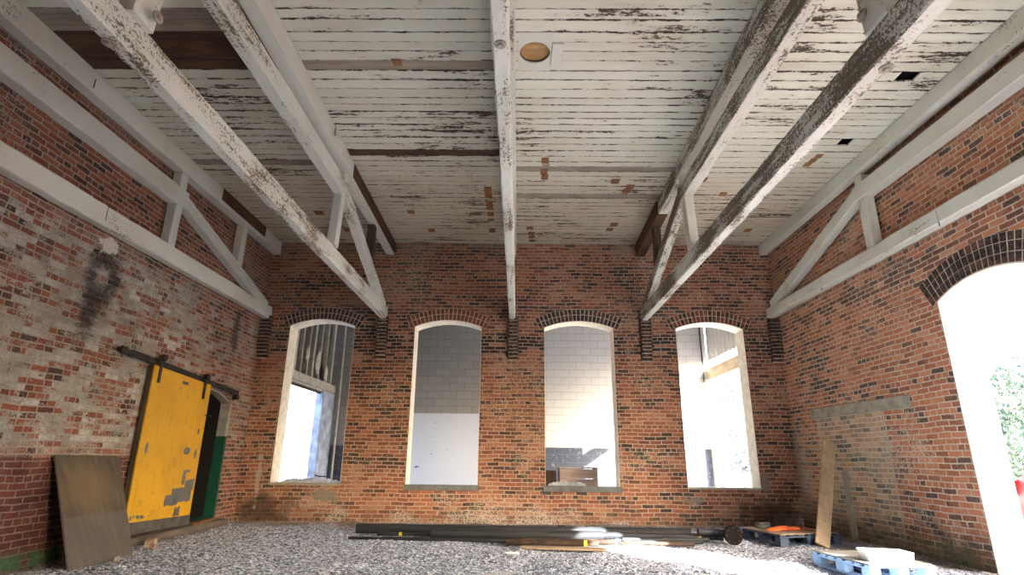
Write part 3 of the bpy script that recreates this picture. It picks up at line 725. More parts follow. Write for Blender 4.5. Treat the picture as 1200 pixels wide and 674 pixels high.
bm = bmesh.new(); beam(bm, (-4.96, 11.06, 2.645), (-4.96, 14.98, 2.645), 0.06, 0.055, 0.004); P(bm, 'bare_batten', M['bare'], la, iv)
# right side wall
ra = thing('shed_side_wall', 'pale corrugated siding above a timber header, behind the rightmost window', 'wall', (5.2, 11.05, 3.1))
iv = (-5.2, -11.05, -3.1)
bm = bmesh.new(); N = 120; A = []
for i in range(N+1):
    yv = 11.06+3.92*i/N; xv = 5.2+0.035*math.sin(yv*2*PI/0.26); A.append([bm.verts.new((xv, yv, 3.68)), bm.verts.new((xv, yv, 5.2)), bm.verts.new((xv+0.004, yv, 5.2)), bm.verts.new((xv+0.004, yv, 3.68))])
for i in range(N):
    for k in range(4): bm.faces.new((A[i][k], A[i+1][k], A[i+1][(k+1) % 4], A[i][(k+1) % 4]))
P(bm, 'siding', M['siding'], ra, iv)
bm = bmesh.new(); beam(bm, (5.16, 11.06, 3.32), (5.16, 14.98, 3.32), 0.05, 0.30, 0.004, 0.002); P(bm, 'header', M['new_wood'], ra, iv)
bm = bmesh.new(); beam(bm, (5.09, 14.88, -0.03), (5.09, 14.88, 3.16), 0.10, 0.10, 0.006, 0.002, 0.4, up=Vector((0, 1, 0))); P(bm, 'corner_post', M['new_wood_z'], ra, iv)
bm = bmesh.new(); tube(bm, [(5.0, 14.9, 3.1), (5.0, 14.9, 5.15)], 0.02, 10); P(bm, 'conduit', M['steel'], ra, iv)
bm = bmesh.new(); box(bm, (-5.3, 11.05, 5.2), (5.4, 15.3, 5.3)); struct(obj('roof_annex', bm, M['sheath']))
bm = bmesh.new(); tube(bm, [(-4.72, 14.9, 0), (-4.72, 14.9, 2.6), (-4.74, 14.9, 5.15)], 0.03, 10)
tag(obj('drain_pipe', bm, M['stud']), 'pale vertical pipe in the corner seen through the leftmost window', 'pipe')

# ------------------------------------------------------------------ yellow sliding door, rail, hangers
g = G('chipped_yellow_paint', 0.55, 0.4); x, y, z = g.pos()
n1 = g.noise(g.vec(x, y, z), 7.0, 6, 0.7); n2 = g.noise(g.vec(x, y, z), 1.6, 4); n3 = g.noise(g.vec(x, y*20, z*2), 1.0, 4)
yl = g.mix(n2.step(0.4, 0.7)*0.6, (0.66, 0.36, 0.012), (0.50, 0.27, 0.015))
yl = g.mix(n3.step(0.55, 0.75)*0.4, yl, (0.30, 0.17, 0.02))
yl = g.mix(n1.step(0.56, 0.68)*0.45, yl, (0.28, 0.17, 0.03))
yl = g.mix(g.noise(g.vec(x, y, z), 34.0, 4, 0.7).step(0.66, 0.7)*0.7, yl, (0.10, 0.08, 0.05))
def bx(a, b, c, d): return g.box(y+(n1-0.5)*0.10, z+(n1-0.5)*0.10, a, b, c, d, 0.006)
chip = bx(8.27, 8.60, 0.42, 0.56).max(bx(8.42, 8.92, 0.45, 0.66)).max(bx(8.72, 8.95, 0.60, 0.76)).max(bx(8.62, 8.70, 0.70, 0.90)).max(bx(8.62, 8.80, 0.86, 0.90))
chip = chip.max(g.blob(y, z, 8.62, 1.17, 0.09, 0.055, n1, 0.3, 0.05)).max(g.blob(y, z, 8.86, 1.13, 0.035, 0.07, n1, 0.5, 0.1)).max(g.blob(y, z, 8.84, 1.47, 0.03, 0.05, n1, 0.5, 0.1)).max(g.blob(y, z, 7.66, 1.2, 0.03, 0.08, n1, 0.6, 0.1))
chip = chip.max((1-(z+(n1-0.5)*0.5).step(0.30, 0.40))*0.0).max(n1.step(0.74, 0.76))
chip = chip.max(bx(8.2, 8.36, 2.12, 2.16)).max(bx(7.52, 7.9, 0.31, 0.36)*n1.gt(0.5)).max(bx(8.55, 8.7, 0.27, 0.4)*n1.gt(0.45))
g.bump((1-chip)+n1*0.2, 0.4, 0.002)
M['yellow'] = g.done(g.mix(chip, yl, g.ramp(n2, [(0.3, (0.075, 0.075, 0.08)), (0.7, (0.17, 0.17, 0.175))])))
M['steel_grey'] = flat('grimy_grey_steel', (0.10, 0.095, 0.085), 0.7, 0.3, 0.2, 0.4, 8, 0.3)
yd = thing('sliding_door', 'chipped yellow metal sliding door hung from a black rail', 'door', (-4.95, 8.25, 0.2))
iv = (4.95, -8.25, -0.2)
def slab(bm, corners, x0, x1, bev=0.004):
    F = [bm.verts.new((x1, *c)) for c in corners]; B = [bm.verts.new((x0, *c)) for c in corners]
    bm.faces.new(F); bm.faces.new(B[::-1])
    for i in range(4): bm.faces.new((F[i], B[i], B[(i+1) % 4], F[(i+1) % 4]))
bm = bmesh.new(); slab(bm, [(7.52, 0.27), (8.99, 0.24), (8.985, 2.20), (7.50, 2.29)], -4.955, -4.94); P(bm, 'door_skin', M['yellow'], yd, iv)
bm = bmesh.new(); slab(bm, [(7.50, 0.27), (9.0, 0.24), (8.99, 2.19), (7.49, 2.28)], -5.015, -4.956); P(bm, 'door_core', M['bare_z'], yd, iv)
bm = bmesh.new(); slab(bm, [(7.50, 0.13), (9.0, 0.11), (9.0, 0.25), (7.50, 0.28)], -4.958, -4.936); P(bm, 'kick_plate', M['steel_grey'], yd, iv)
for yc, zc in ((7.62, 2.30), (8.79, 2.20)):
    bm = bmesh.new(); beam(bm, (-4.928, yc, zc-0.24), (-4.928, yc, zc+0.10), 0.012, 0.055, 0.002, up=Vector((0, 1, 0)))
    box(bm, (-4.96, yc-0.05, zc+0.03), (-4.915, yc+0.05, zc+0.14), 0, 0.01)
    st = P(bm, 'hanger_strap', M['steel'], yd, iv)
    bm = bmesh.new(); disc(bm, (-4.905, yc, zc+0.10), (1, 0, 0), 0.05, 0.03, 20); P(bm, 'roller', M['steel'], st, iv)
    st.children[0].matrix_parent_inverse = Matrix.Identity(4)
bm = bmesh.new(); tube(bm, [(-4.94, 8.93, 1.72), (-4.90, 8.95, 1.72), (-4.88, 9.02, 1.715), (-4.90, 9.06, 1.71)], 0.008, 8); P(bm, 'latch', M['steel'], yd, iv)
rl = thing('door_rail', 'black iron rail sloping above the yellow sliding door', 'rail', (-4.98, 8.4, 2.3)); iv = (4.98, -8.4, -2.3)
bm = bmesh.new(); beam(bm, (-4.975, 6.84, 2.385), (-4.975, 9.98, 2.175), 0.02, 0.085, 0.004, 0.001, 0.3); P(bm, 'track', M['steel'], rl, iv)
for k in range(5):
    yv = 7.1+k*0.68; zv = 2.385-(yv-6.84)*0.0669
    bm = bmesh.new(); box(bm, (-5.05, yv-0.02, zv-0.03), (-4.965, yv+0.02, zv+0.03), 0, 0.004); P(bm, 'bracket', M['steel'], rl, iv)
bm = bmesh.new(); pipe(bm, (-5.02, 6.97, 2.44), (-4.93, 6.97, 2.44), 0.045, 0.03, 20); P(bm, 'end_ring', M['concrete'], rl, iv)['label'] = 'pale ring at the rail end'
bm = bmesh.new(); box(bm, (-5.04, 9.9, 2.06), (-4.95, 9.99, 2.15), 0, 0.01); P(bm, 'end_stop', M['steel'], rl, iv)
# threshold boards
bm = bmesh.new(); beam(bm, (-4.93, 7.45, 0.05), (-4.90, 9.95, 0.06), 0.20, 0.10, 0.01, 0.006, 0.2)
M['old_wood'] = wood_mat('weathered_grey_wood', (0.09, 0.075, 0.06), (0.20, 0.17, 0.14), 'y')
tag(obj('threshold_beam', bm, M['old_wood']), 'weathered timber sill lying under the yellow sliding door', 'timber')
bm = bmesh.new(); beam(bm, (-4.86, 9.05, 0.125), (-4.95, 9.7, 0.13), 0.09, 0.03, 0.003, 0.002, 0.2)
tag(obj('loose_board', bm, M['orange']), 'short tan board lying on the door sill beside the green doorway', 'board')

# plywood sheet leaning on the left wall
g = G('weathered_plywood', 0.8, 0.25); x, y, z = g.pos()
n1 = g.noise(g.vec(x*2, y*14, z*2), 1.0, 6, 0.65); n2 = g.noise(g.vec(x, y, z), 2.5, 5, 0.6); n3 = g.noise(g.vec(x, y, z), 14, 4)
c = g.ramp(n1*0.5+n2*0.5, [(0.3, (0.045, 0.037, 0.03)), (0.5, (0.10, 0.08, 0.06)), (0.7, (0.18, 0.14, 0.10))])
c = g.mix(g.blob(y, z, 6.6, 0.75, 0.5, 0.35, n2, 0.5, 0.8)*0.6, c, (0.22, 0.155, 0.08))
c = g.mix(n3.step(0.68, 0.75)*0.7, c, (0.05, 0.042, 0.035)); c = g.mix((1-z.step(0.46, 0.5))*0.45, c, (0.15, 0.135, 0.125))
M['ply'] = g.done(c)
pl = bmesh.new()
c4 = [Vector((-4.40, 5.99, 0.01)), Vector((-4.46, 7.04, 0.01)), Vector((-5.00, 7.24, 1.09)), Vector((-5.00, 6.22, 1.10))]
nrm = (c4[1]-c4[0]).cross(c4[3]-c4[0]).normalized(); nrm = nrm if nrm.x > 0 else -nrm
NX, NY = 10, 12; F = []; B = []
for j in range(NY+1):
    for i in range(NX+1):
        a, b = i/NX, j/NY; p = c4[0].lerp(c4[1], a).lerp(c4[3].lerp(c4[2], a), b)+nrm*(0.02*math.sin(PI*b)*math.sin(PI*a)*-0.6)
        e = 0.004 if (i in (0, NX) or j in (0, NY)) else 0
        p += Vector((0, random.uniform(-e, e), random.uniform(-e, e)*0.5))
        F.append(pl.verts.new(p+nrm*0.009)); B.append(pl.verts.new(p-nrm*0.009))
idx = lambda i, j: j*(NX+1)+i
for j in range(NY):
    for i in range(NX):
        pl.faces.new((F[idx(i, j)], F[idx(i+1, j)], F[idx(i+1, j+1)], F[idx(i, j+1)])); pl.faces.new((B[idx(i, j)], B[idx(i, j+1)], B[idx(i+1, j+1)], B[idx(i+1, j)]))
for i in range(NX):
    for j in (0, NY): pl.faces.new((F[idx(i, j)], F[idx(i+1, j)], B[idx(i+1, j)], B[idx(i, j)]))
for j in range(NY):
    for i in (0, NX): pl.faces.new((F[idx(i, j)], F[idx(i, j+1)], B[idx(i, j+1)], B[idx(i, j)]))
tag(obj('plywood_sheet', pl, M['ply']), 'weathered brown plywood sheet leaning against the left brick wall', 'plywood')

def rock(name, loc, s, mat, label, cat, group=None, sub=2, sc_=(1, 1, 1)):
    bm = bmesh.new(); bmesh.ops.create_icosphere(bm, subdivisions=sub, radius=1.0)
    rs = random.Random(len(name)+int(loc[0]*-100)); ph = [rs.uniform(0, 6) for _ in range(6)]
    for v in bm.verts:
        q = v.co.copy(); k = 1+0.18*math.sin(q.x*4+ph[0])*math.sin(q.y*3.4+ph[1])+0.12*math.sin(q.z*6+ph[2])+rs.uniform(-.06, .06)
        v.co = Vector((q.x*sc_[0], q.y*sc_[1], q.z*sc_[2]))*k*s
    o = obj(name, bm, mat); o.location = loc; return tag(o, label, cat, group)
bb = thing('loose_brick', 'mortar-crusted loose brick on gravel near the yellow door', 'brick', (-4.62, 7.62, 0.0), 0.35)
M['brick_solid'] = flat('mortar_crusted_brick', (0.42, 0.30, 0.23), 0.9, 0.1, 0, 0.4, 16, 0.6)
M['crust'] = flat('pale_mortar_crust', (0.52, 0.48, 0.42), 0.95, 0.1, 0, 0.2, 16, 0.6)
bm = bmesh.new(); box(bm, (-0.05, -0.1, 0.03), (0.05, 0.1, 0.09), 0, 0.006); obj('brick_body', bm, M['brick_solid'], bb)
bm = bmesh.new(); box(bm, (-0.056, -0.108, 0.004), (0.056, 0.09, 0.031), 0, 0.008); box(bm, (-0.03, 0.1, 0.02), (0.04, 0.12, 0.085), 0, 0.006); obj('mortar_crust', bm, M['crust'], bb)
rock('stone', (-4.50, 7.50, 0.015), 0.045, M['brick_solid'], 'small broken brick lump next to the mortar-crusted brick', 'stone', None, 2, (1, 1.2, 0.7))
rock('stone', (-4.36, 6.62, 0.02), 0.035, M['concrete'], 'small pale stone at the foot of the plywood sheet', 'stone', None, 2)
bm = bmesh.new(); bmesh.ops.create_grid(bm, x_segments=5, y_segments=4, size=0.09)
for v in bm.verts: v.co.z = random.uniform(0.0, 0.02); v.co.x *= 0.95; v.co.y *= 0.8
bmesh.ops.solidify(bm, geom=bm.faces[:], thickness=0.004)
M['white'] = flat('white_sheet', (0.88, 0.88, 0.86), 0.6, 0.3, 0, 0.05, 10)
o = obj('sun_spot_patch', bm, M['white']); o.location = (-0.04, 7.36, 0.012); tag(o, 'small white patch standing in for a spot of sun on the gravel in front of the pipes', 'sun patch')  # white sheet added in place of a spot of sunlight on the gravel

# ------------------------------------------------------------------ pipes along the back wall
g = G('black_pipe', 0.6, 0.4); x, y, z = g.pos(); nn = g.noise(g.vec(x*3, y*20, z*20), 1.0, 4)
M['pipe'] = g.done(g.ramp(nn, [(0.3, (0.009, 0.010, 0.013)), (0.7, (0.025, 0.027, 0.032))]))
M['pipe_rust'] = flat('rusty_pipe', (0.05, 0.03, 0.02), 0.7, 0.3, 0.2, 0.7, 9, 0.3)
M['yellow_band'] = flat('yellow_tape', (0.65, 0.50, 0.05), 0.6, 0.3, 0, 0.1)
GP = 'black pipes heaped along the back wall'
def apipe(p0, p1, r, label, mat='pipe', band=None, collar=None, grp=None):
    t = thing('steel_pipe', label, 'pipe', ((p0[0]+p1[0])/2, (p0[1]+p1[1])/2, min(p0[2], p1[2])-r), 0, grp)
    iv = -Vector(t.location)
    bm = bmesh.new(); pipe(bm, p0, p1, r, r*0.82, 20); P(bm, 'pipe_wall', M[mat], t, iv)
    d = (Vector(p1)-Vector(p0)).normalized()
    if band is not None:
        c_ = Vector(p0).lerp(Vector(p1), band); bm = bmesh.new(); pipe(bm, c_-d*0.022, c_+d*0.022, r+0.002, r-0.002, 20); P(bm, 'tape_band', M['yellow_band'], t, iv)['label'] = 'yellow tape band'
    if collar is not None:
        c_ = Vector(p0).lerp(Vector(p1), collar); bm = bmesh.new(); pipe(bm, c_-d*0.06, c_+d*0.06, r+0.014, r-0.004, 20); P(bm, 'collar', M[mat], t, iv)
    return t
apipe((-2.42, 9.12, 0.075), (2.6, 8.98, 0.075), 0.07, 'longest black pipe, lying closest to the back wall', collar=0.62, grp=None)
apipe((-1.22, 8.72, 0.07), (1.25, 8.60, 0.07), 0.065, 'black pipe lying in front of the longest pipe, left of the sunlit stretch')
apipe((1.15, 8.80, 0.055), (3.0, 8.75, 0.055), 0.045, 'medium black pipe running to the right towards the flange', band=0.82)
apipe((-2.05, 8.88, 0.03), (0.3, 8.80, 0.03), 0.025, 'thin black pipe between the two thick pipes', band=0.15)
apipe((-2.36, 8.50, 0.02), (0.1, 8.30, 0.02), 0.02, 'thin black rod sticking out furthest left in front of the pipes')
apipe((-1.9, 8.57, 0.02), (0.6, 8.40, 0.02), 0.016, 'thinnest black rod behind the furthest left rod')
apipe((-0.12, 8.12, 0.045), (1.1, 8.02, 0.045), 0.04, 'short rusty pipe in front of the pipes beside the tan board', 'pipe_rust', band=0.86)
apipe((0.05, 8.26, 0.04), (1.35, 8.22, 0.04), 0.035, 'rusty pipe just behind the short rusty pipe', 'pipe_rust')
apipe((1.5, 8.52, 0.035), (2.75, 8.62, 0.035), 0.03, 'slim black pipe right of the sunlit stretch', collar=0.5)
apipe((1.6, 8.34, 0.03), (2.6, 8.40, 0.03), 0.025, 'slim black pipe ending short at right in front of the others')
apipe((1.4, 8.20, 0.03), (2.42, 8.22, 0.03), 0.025, 'front slim rusty pipe nearest the sun patch', 'pipe_rust')
bm = bmesh.new(); beam(bm, (0.08, 7.84, 0.02), (1.15, 7.72, 0.02), 0.16, 0.025, 0.003, 0.002, 0.3)
M['tan'] = wood_mat('tan_board', (0.22, 0.15, 0.10), (0.36, 0.27, 0.19), 'x')
tag(obj('loose_board', bm, M['tan']), 'flat tan board on the gravel in front of the rusty pipes', 'board')
# flanged elbow at the right end
t_ = thing('pipe_elbow', 'black flanged pipe elbow standing at the right end of the pipes', 'pipe fitting', (3.03, 8.45, 0)); iv = -Vector(t_.location)
bm = bmesh.new(); tube(bm, [(2.62, 8.66, 0.13), (2.80, 8.66, 0.13), (2.92, 8.64, 0.128), (2.99, 8.58, 0.125), (3.02, 8.48, 0.122), (3.025, 8.42, 0.122)], 0.05, 16); P(bm, 'elbow', M['pipe'], t_, iv)
bm = bmesh.new(); pipe(bm, (3.03, 8.44, 0.122), (3.03, 8.38, 0.122), 0.125, 0.045, 28); P(bm, 'flange', M['black'], t_, iv)
for k in range(8):
    bm = bmesh.new(); a = 2*PI*k/8; disc(bm, (3.03+0.095*math.cos(a), 8.378, 0.122+0.095*math.sin(a)), (0, 1, 0), 0.010, 0.012, 6); P(bm, 'flange_bolt', M['steel'], t_, iv)
bm = bmesh.new(); disc(bm, (3.03, 8.40, 0.122), (0, 1, 0), 0.046, 0.02, 20); P(bm, 'bore', M['black'], t_, iv)

# ------------------------------------------------------------------ pallets, plank, box
def pallet(label, loc, rot, L, W, mat, topmat, tops):
    t = thing('pallet', label, 'pallet', loc, rot); h = 0.125
    for i in range(3):
        yv = -W/2+0.05+i*(W-0.10)/2
        for j in range(3):
            xv = -L/2+0.07+j*(L-0.14)/2
            bm = bmesh.new(); box(bm, (xv-0.07, yv-0.05, 0.018), (xv+0.07, yv+0.05, h-0.022), 0, 0.004); obj('block', bm, mat, t)
        bm = bmesh.new(); box(bm, (-L/2, yv-0.05, h-0.022), (L/2, yv+0.05, h-0.004), 0, 0.003); obj('stringer_board', bm, mat, t)
        bm = bmesh.new(); box(bm, (-L/2, yv-0.05, 0.0), (L/2, yv+0.05, 0.018), 0, 0.003); obj('bottom_board', bm, mat, t)
    for k in range(7):
        xv = -L/2+0.045+k*(L-0.09)/6
        bm = bmesh.new(); box(bm, (xv-0.045, -W/2, h-0.004), (xv+0.045, W/2, h+0.014), 0, 0.003); obj('deck_board', bm, mat, t)
    return t
M['blue'] = flat('pale_blue_pallet_paint', (0.30, 0.44, 0.64), 0.75, 0.25, 0, 0.3, 5, 0.3)
M['blue_dark'] = flat('dark_blue_pallet_paint', (0.05, 0.07, 0.105), 0.8, 0.2, 0, 0.35, 5, 0.3)
p1 = pallet('pale blue pallet nearest the camera, carrying a white box', (3.78, 6.53, 0.0), PI/2+0.12, 0.92, 0.70, M['blue'], None, None)
p2 = pallet('dark blue pallet in the far right corner topped with brown board', (4.02, 8.83, 0.0), 0.28, 1.04, 0.80, M['blue_dark'], None, None)
M['grey_sheet'] = flat('grey_hardboard', (0.22, 0.205, 0.18), 0.8, 0.2, 0, 0.15, 5)
bm = bmesh.new(); box(bm, (-0.44, -0.335, 0), (0.44, 0.335, 0.012), 0, 0.002); o = obj('hardboard_sheet', bm, M['grey_sheet']); o.location = (3.78, 6.53, 0.1395); o.rotation_euler.z = PI/2+0.12
tag(o, 'grey hardboard sheet lying on the pale blue pallet', 'board')
bm = bmesh.new(); box(bm, (-0.5, -0.39, 0), (0.5, 0.39, 0.012), 0, 0.002); o = obj('hardboard_sheet', bm, M['tan']); o.location = (4.02, 8.83, 0.1395); o.rotation_euler.z = 0.28
tag(o, 'tan board lying on the dark blue corner pallet', 'board')
# white box with torn end
g = G('white_carton', 0.6, 0.3); x, y, z = g.obj(); nn = g.noise(g.vec(x, y, z), 26, 2)
gm = g.box(x, z, -0.205, -0.12, 0.0, 0.09, 0.004)*nn.step(0.48, 0.52)
c = g.mix(gm, (0.80, 0.79, 0.74), (0.35, 0.50, 0.12)); mk = g.box(x, z, 0.14, 0.18, 0.05, 0.075, 0.002)
M['carton'] = g.done(g.mix(mk*0.7, c, (0.25, 0.25, 0.25)))
t_ = thing('cardboard_box', 'low white cardboard box with green print on the pale blue pallet', 'box', (3.83, 6.27, 0.1535), 2.02-PI/2-0.55*0)
t_.rotation_euler.z = -0.12; t_.location = (3.80, 6.28, 0.1535)
bm = bmesh.new(); box(bm, (-0.21, -0.13, 0.0), (0.21, 0.13, 0.09), 0, 0.003); obj('box_body', bm, M['carton'], t_)
bm = bmesh.new(); box(bm, (-0.214, -0.134, 0.084), (0.214, 0.134, 0.097), 0, 0.003); obj('lid', bm, M['white'], t_)
# plank leaning in the corner
bm = bmesh.new()
M['plank'] = wood_mat('pale_pine_plank', (0.30, 0.21, 0.125), (0.50, 0.385, 0.25), 'z')
pb, pt_ = Vector((4.20, 8.32, 0.012)), Vector((4.955, 9.13, 1.42))
dirp = (pt_-pb).normalized(); fw = Vector((0.98, 0.12, 0)); fw = (fw-dirp*fw.dot(dirp)).normalized(); nn_ = dirp.cross(fw)
V = []
for p in (pb, pt_):
    for a, b in ((-0.095, -0.02), (0.095, -0.02), (0.095, 0.02), (-0.095, 0.02)): V.append(p+fw*a+nn_*b)
V = [bm.verts.new(v) for v in V]
for q in ((0, 1, 2, 3), (4, 5, 6, 7), (0, 1, 5, 4), (1, 2, 6, 5), (2, 3, 7, 6), (3, 0, 4, 7)): bm.faces.new([V[i] for i in q])
bmesh.ops.bevel(bm, geom=bm.edges[:], offset=0.003, segments=1, affect='EDGES')
tag(obj('wooden_plank', bm, M['plank']), 'pale pine plank leaning upright against the right brick wall', 'plank')
# things on the corner pallet
M['orange_cord'] = flat('orange_cord', (0.65, 0.13, 0.03), 0.5, 0.4, 0, 0.15)
pts = []; rc = random.Random(4)
for k in range(70):
    a = k*0.42; q = 0.10+0.05*math.sin(k*0.9); pts.append((3.76+q*math.cos(a)*1.3+k*0.003, 8.70+q*math.sin(a)*0.9, 0.163+0.006*math.sin(k*1.7)+0.0006*k))
for k in range(14): pts.append((4.0+0.025*k, 8.78+0.05*math.sin(k*0.8), 0.163+0.02*math.sin(k)**2*0))
bm = bmesh.new(); tube(bm, pts, 0.008, 6); tag(obj('extension_cord', bm, M['orange_cord'], None, True), 'orange cord coiled on the corner pallet', 'cord')
pts = [(3.70+0.11*math.cos(a*0.35)*(1-a*0.002), 9.0+0.06*math.sin(a*0.35), 0.166+a*0.0009) for a in range(75)]
bm = bmesh.new(); tube(bm, pts, 0.013, 8); tag(obj('hose_coil', bm, M['steel_grey'], None, True), 'dark grey hose coil at the back of the corner pallet', 'hose')
bm = bmesh.new(); box(bm, (3.93, 8.98, 0.152), (4.28, 9.12, 0.185), 0, 0.01)
tag(obj('folded_tarp', bm, flat('rust_red_cloth', (0.22, 0.05, 0.03), 0.9, 0.1, 0, 0.3, 12, 0.6)), 'folded rust red cloth at the back edge of the corner pallet', 'cloth')

# ------------------------------------------------------------------ things on and behind the sills
def crumple(name, x0, x1, y0, y1, z, h, mat, label, cat, n=26, m=8):
    bm = bmesh.new(); V = []; rs = random.Random(int(x0*100))
    for j in range(m+1):
        row = []
        for i in range(n+1):
            e = math.sin(PI*i/n)**0.3*math.sin(PI*j/m)**0.5 if 0 < i < n and 0 < j < m else 0
            row.append(bm.verts.new((x0+(x1-x0)*i/n+rs.uniform(-.008, .008), y0+(y1-y0)*j/m, z+e*h*rs.uniform(0.35, 1.0))))
        V.append(row)
    for j in range(m):
        for i in range(n): bm.faces.new((V[j][i], V[j][i+1], V[j+1][i+1], V[j+1][i]))
    bmesh.ops.solidify(bm, geom=bm.faces[:], thickness=0.003)
    return tag(obj(name, bm, mat), label, cat)
M['plastic'] = flat('crumpled_plastic', (0.62, 0.64, 0.68), 0.4, 0.5, 0, 0.15, 14)
crumple('plastic_sheet', -4.36, -3.28, 10.70, 11.0, ZS+0.026, 0.10, M['plastic'], 'crumpled white plastic sheet on the sill of the leftmost window', 'plastic sheet', 34)
crumple('plastic_sheet', 0.60, 1.30, 10.82, 11.02, ZS+0.024, 0.08, M['plastic'], 'crumpled white plastic on the sill beside the wooden crate', 'plastic sheet', 22)
bm = bmesh.new(); tube(bm, [(-4.02, 10.78, 0.755), (-3.95, 10.82, 0.765), (-3.88, 10.8, 0.755)], 0.008, 6)
tag(obj('twig', bm, M['black']), 'short dark twig on the left of the plastic in the leftmost window', 'twig')
bm = bmesh.new(); tube(bm, [(-3.72, 10.76, 0.785), (-3.64, 10.8, 0.76), (-3.50, 10.82, 0.76)], 0.010, 6)
tag(obj('twig', bm, M['black']), 'longer bent dark twig on the right of the plastic in the leftmost window', 'twig')
M['crate'] = wood_mat('faded_crate_wood', (0.26, 0.19, 0.16), (0.42, 0.34, 0.29), 'x')
t_ = thing('wooden_crate', 'faded wooden crate standing behind the sill with the plastic', 'crate', (1.42, 12.1, -0.03)); iv = -Vector(t_.location)
for k in range(5): bm = bmesh.new(); box(bm, (0.88, 11.78, -0.02+k*0.19), (1.64, 11.80, 0.16+k*0.19), 0, 0.003); P(bm, 'slat', M['crate'], t_, iv)
for xv in (0.88, 1.62):
    bm = bmesh.new(); box(bm, (xv, 11.80, -0.03), (xv+0.03, 12.4, 0.93), 0, 0.003); P(bm, 'side_panel', M['crate'], t_, iv)
bm = bmesh.new(); box(bm, (0.86, 11.78, 0.932), (1.68, 12.42, 0.95), 0, 0.003); P(bm, 'lid', M['crate'], t_, iv)
bm = bmesh.new(); box(bm, (0.35, 11.9, -0.035), (0.82, 12.3, 0.88), 0, 0.01)
tag(obj('rusty_drum_box', bm, M['pipe_rust']), 'dark rust brown steel cabinet behind the sill, left of the crate', 'cabinet')
bpy.data.objects['rusty_drum_box'].name = 'steel_cabinet'
# torn insulation hanging on the annex stud wall
M['foam'] = flat('torn_insulation', (0.55, 0.50, 0.42), 0.95, 0.1, 0, 0.3, 20)
for k, (yv, zv, s) in enumerate(((12.75, 3.38, 0.10), (13.45, 3.30, 0.13), (14.1, 3.12, 0.10), (11.75, 3.55, 0.14))):
    rs = random.Random(k); bm = bmesh.new(); bmesh.ops.create_icosphere(bm, subdivisions=3, radius=1)
    for v in bm.verts: v.co = Vector((v.co.x*0.25, v.co.y*0.9, v.co.z*(1.8+0.5*math.sin(v.co.y*5))))*s*(1+0.25*math.sin(v.co.x*9+k)*math.sin(v.co.z*7)+rs.uniform(-.05, .05))
    o = obj('torn_insulation', bm, M['foam'] if k < 3 else M['stud']); o.location = (-4.87, yv, zv)
    tag(o, 'ragged insulation clump on the stud wall seen in the leftmost window, '+('second from the left', 'third from the left', 'rightmost and lowest', 'leftmost, brown-grey')[k], 'insulation', 'insulation clumps on the annex stud wall')

# ------------------------------------------------------------------ yard: trees, shrubs, car
def leafmat(name, a, b):
    g = G(name, 0.6, 0.3); x, y, z = g.pos(); n = g.noise(g.vec(x, y, z), 3.0, 3)
    return g.done(g.ramp(n, [(0.3, a), (0.7, b)]))
M['leaf'] = leafmat('evergreen_leaf', (0.03, 0.065, 0.045), (0.12, 0.17, 0.12))
M['leaf2'] = leafmat('pale_leaf', (0.03, 0.04, 0.06), (0.11, 0.12, 0.12))
M['bark'] = flat('grey_bark', (0.16, 0.14, 0.12), 0.95, 0.1, 0, 0.3, 8, 0.6)
def tree(name, loc, H, R, leaf, nleaf, label, cat, seed, low=0.3, ls=0.07, group=None):
    rs = random.Random(seed); t = thing(name, label, cat, loc, 0, group)
    bm = bmesh.new(); top = Vector((rs.uniform(-.2, .2), rs.uniform(-.2, .2), H*0.85)); tr_ = 0.035*H/2+0.02
    pts = [Vector((0, 0, -0.05)), Vector((rs.uniform(-.1, .1), rs.uniform(-.1, .1), H*0.3)), Vector((rs.uniform(-.15, .15), 0, H*0.6)), top]
    tube(bm, pts, tr_, 8, True, 0, [tr_, tr_*0.75, tr_*0.45, tr_*0.15]); tips = []
    for k in range(26):
        f = rs.uniform(low*0.7, 0.95); b0 = pts[1].lerp(top, max(0, (f-0.3)/0.7)) if f > 0.3 else pts[0].lerp(pts[1], f/0.3)
        a = rs.uniform(0, 2*PI); e = R*math.sqrt(max(0.05, 1-abs(f-0.55)*1.3))*rs.uniform(0.6, 1.0); b1 = b0+Vector((math.cos(a)*e, math.sin(a)*e, rs.uniform(0.05, 0.5)*e))
        tube(bm, [b0, b0.lerp(b1, 0.5)+Vector((0, 0, 0.05)), b1], tr_*0.25, 5, True, 0, [tr_*0.28, tr_*0.16, tr_*0.04]); tips.append((b0, b1))
    obj('trunk', bm, M['bark'], t)
    bm = bmesh.new()
    for k in range(nleaf):
        b0, b1 = rs.choice(tips); c = b0.lerp(b1, rs.uniform(0.35, 1.05))+Vector((rs.gauss(0, R*0.13), rs.gauss(0, R*0.13), rs.gauss(0, R*0.13)))
        if c.z < 0.02: c.z = 0.02
        m_ = Euler((rs.uniform(0, PI), rs.uniform(0, PI), rs.uniform(0, PI))).to_matrix(); s = ls*rs.uniform(0.6, 1.3)
        bm.faces.new([bm.verts.new(c+m_@Vector(q)*s) for q in ((-0.5, 0, 0), (0, -0.28, 0.05), (0.5, 0, 0), (0, 0.28, 0.05))])
    obj('foliage', bm, leaf, t); return t
tree('evergreen_tree', (13.0, 14.6, -0.035), 4.2, 1.7, M['leaf'], 5200, 'dark evergreen tree seen through the right doorway above the red car', 'tree', 1, 0.15, 0.13)
tree('evergreen_shrub', (10.6, 12.4, -0.035), 1.9, 1.0, M['leaf'], 3600, 'green shrub behind the red car outside the right doorway', 'shrub', 2, 0.05, 0.09)
tree('bare_tree', (8.4, 21.5, -0.035), 4.6, 1.3, M['leaf2'], 3200, 'thin pale tree outside the rightmost window', 'tree', 3, 0.2, 0.09)
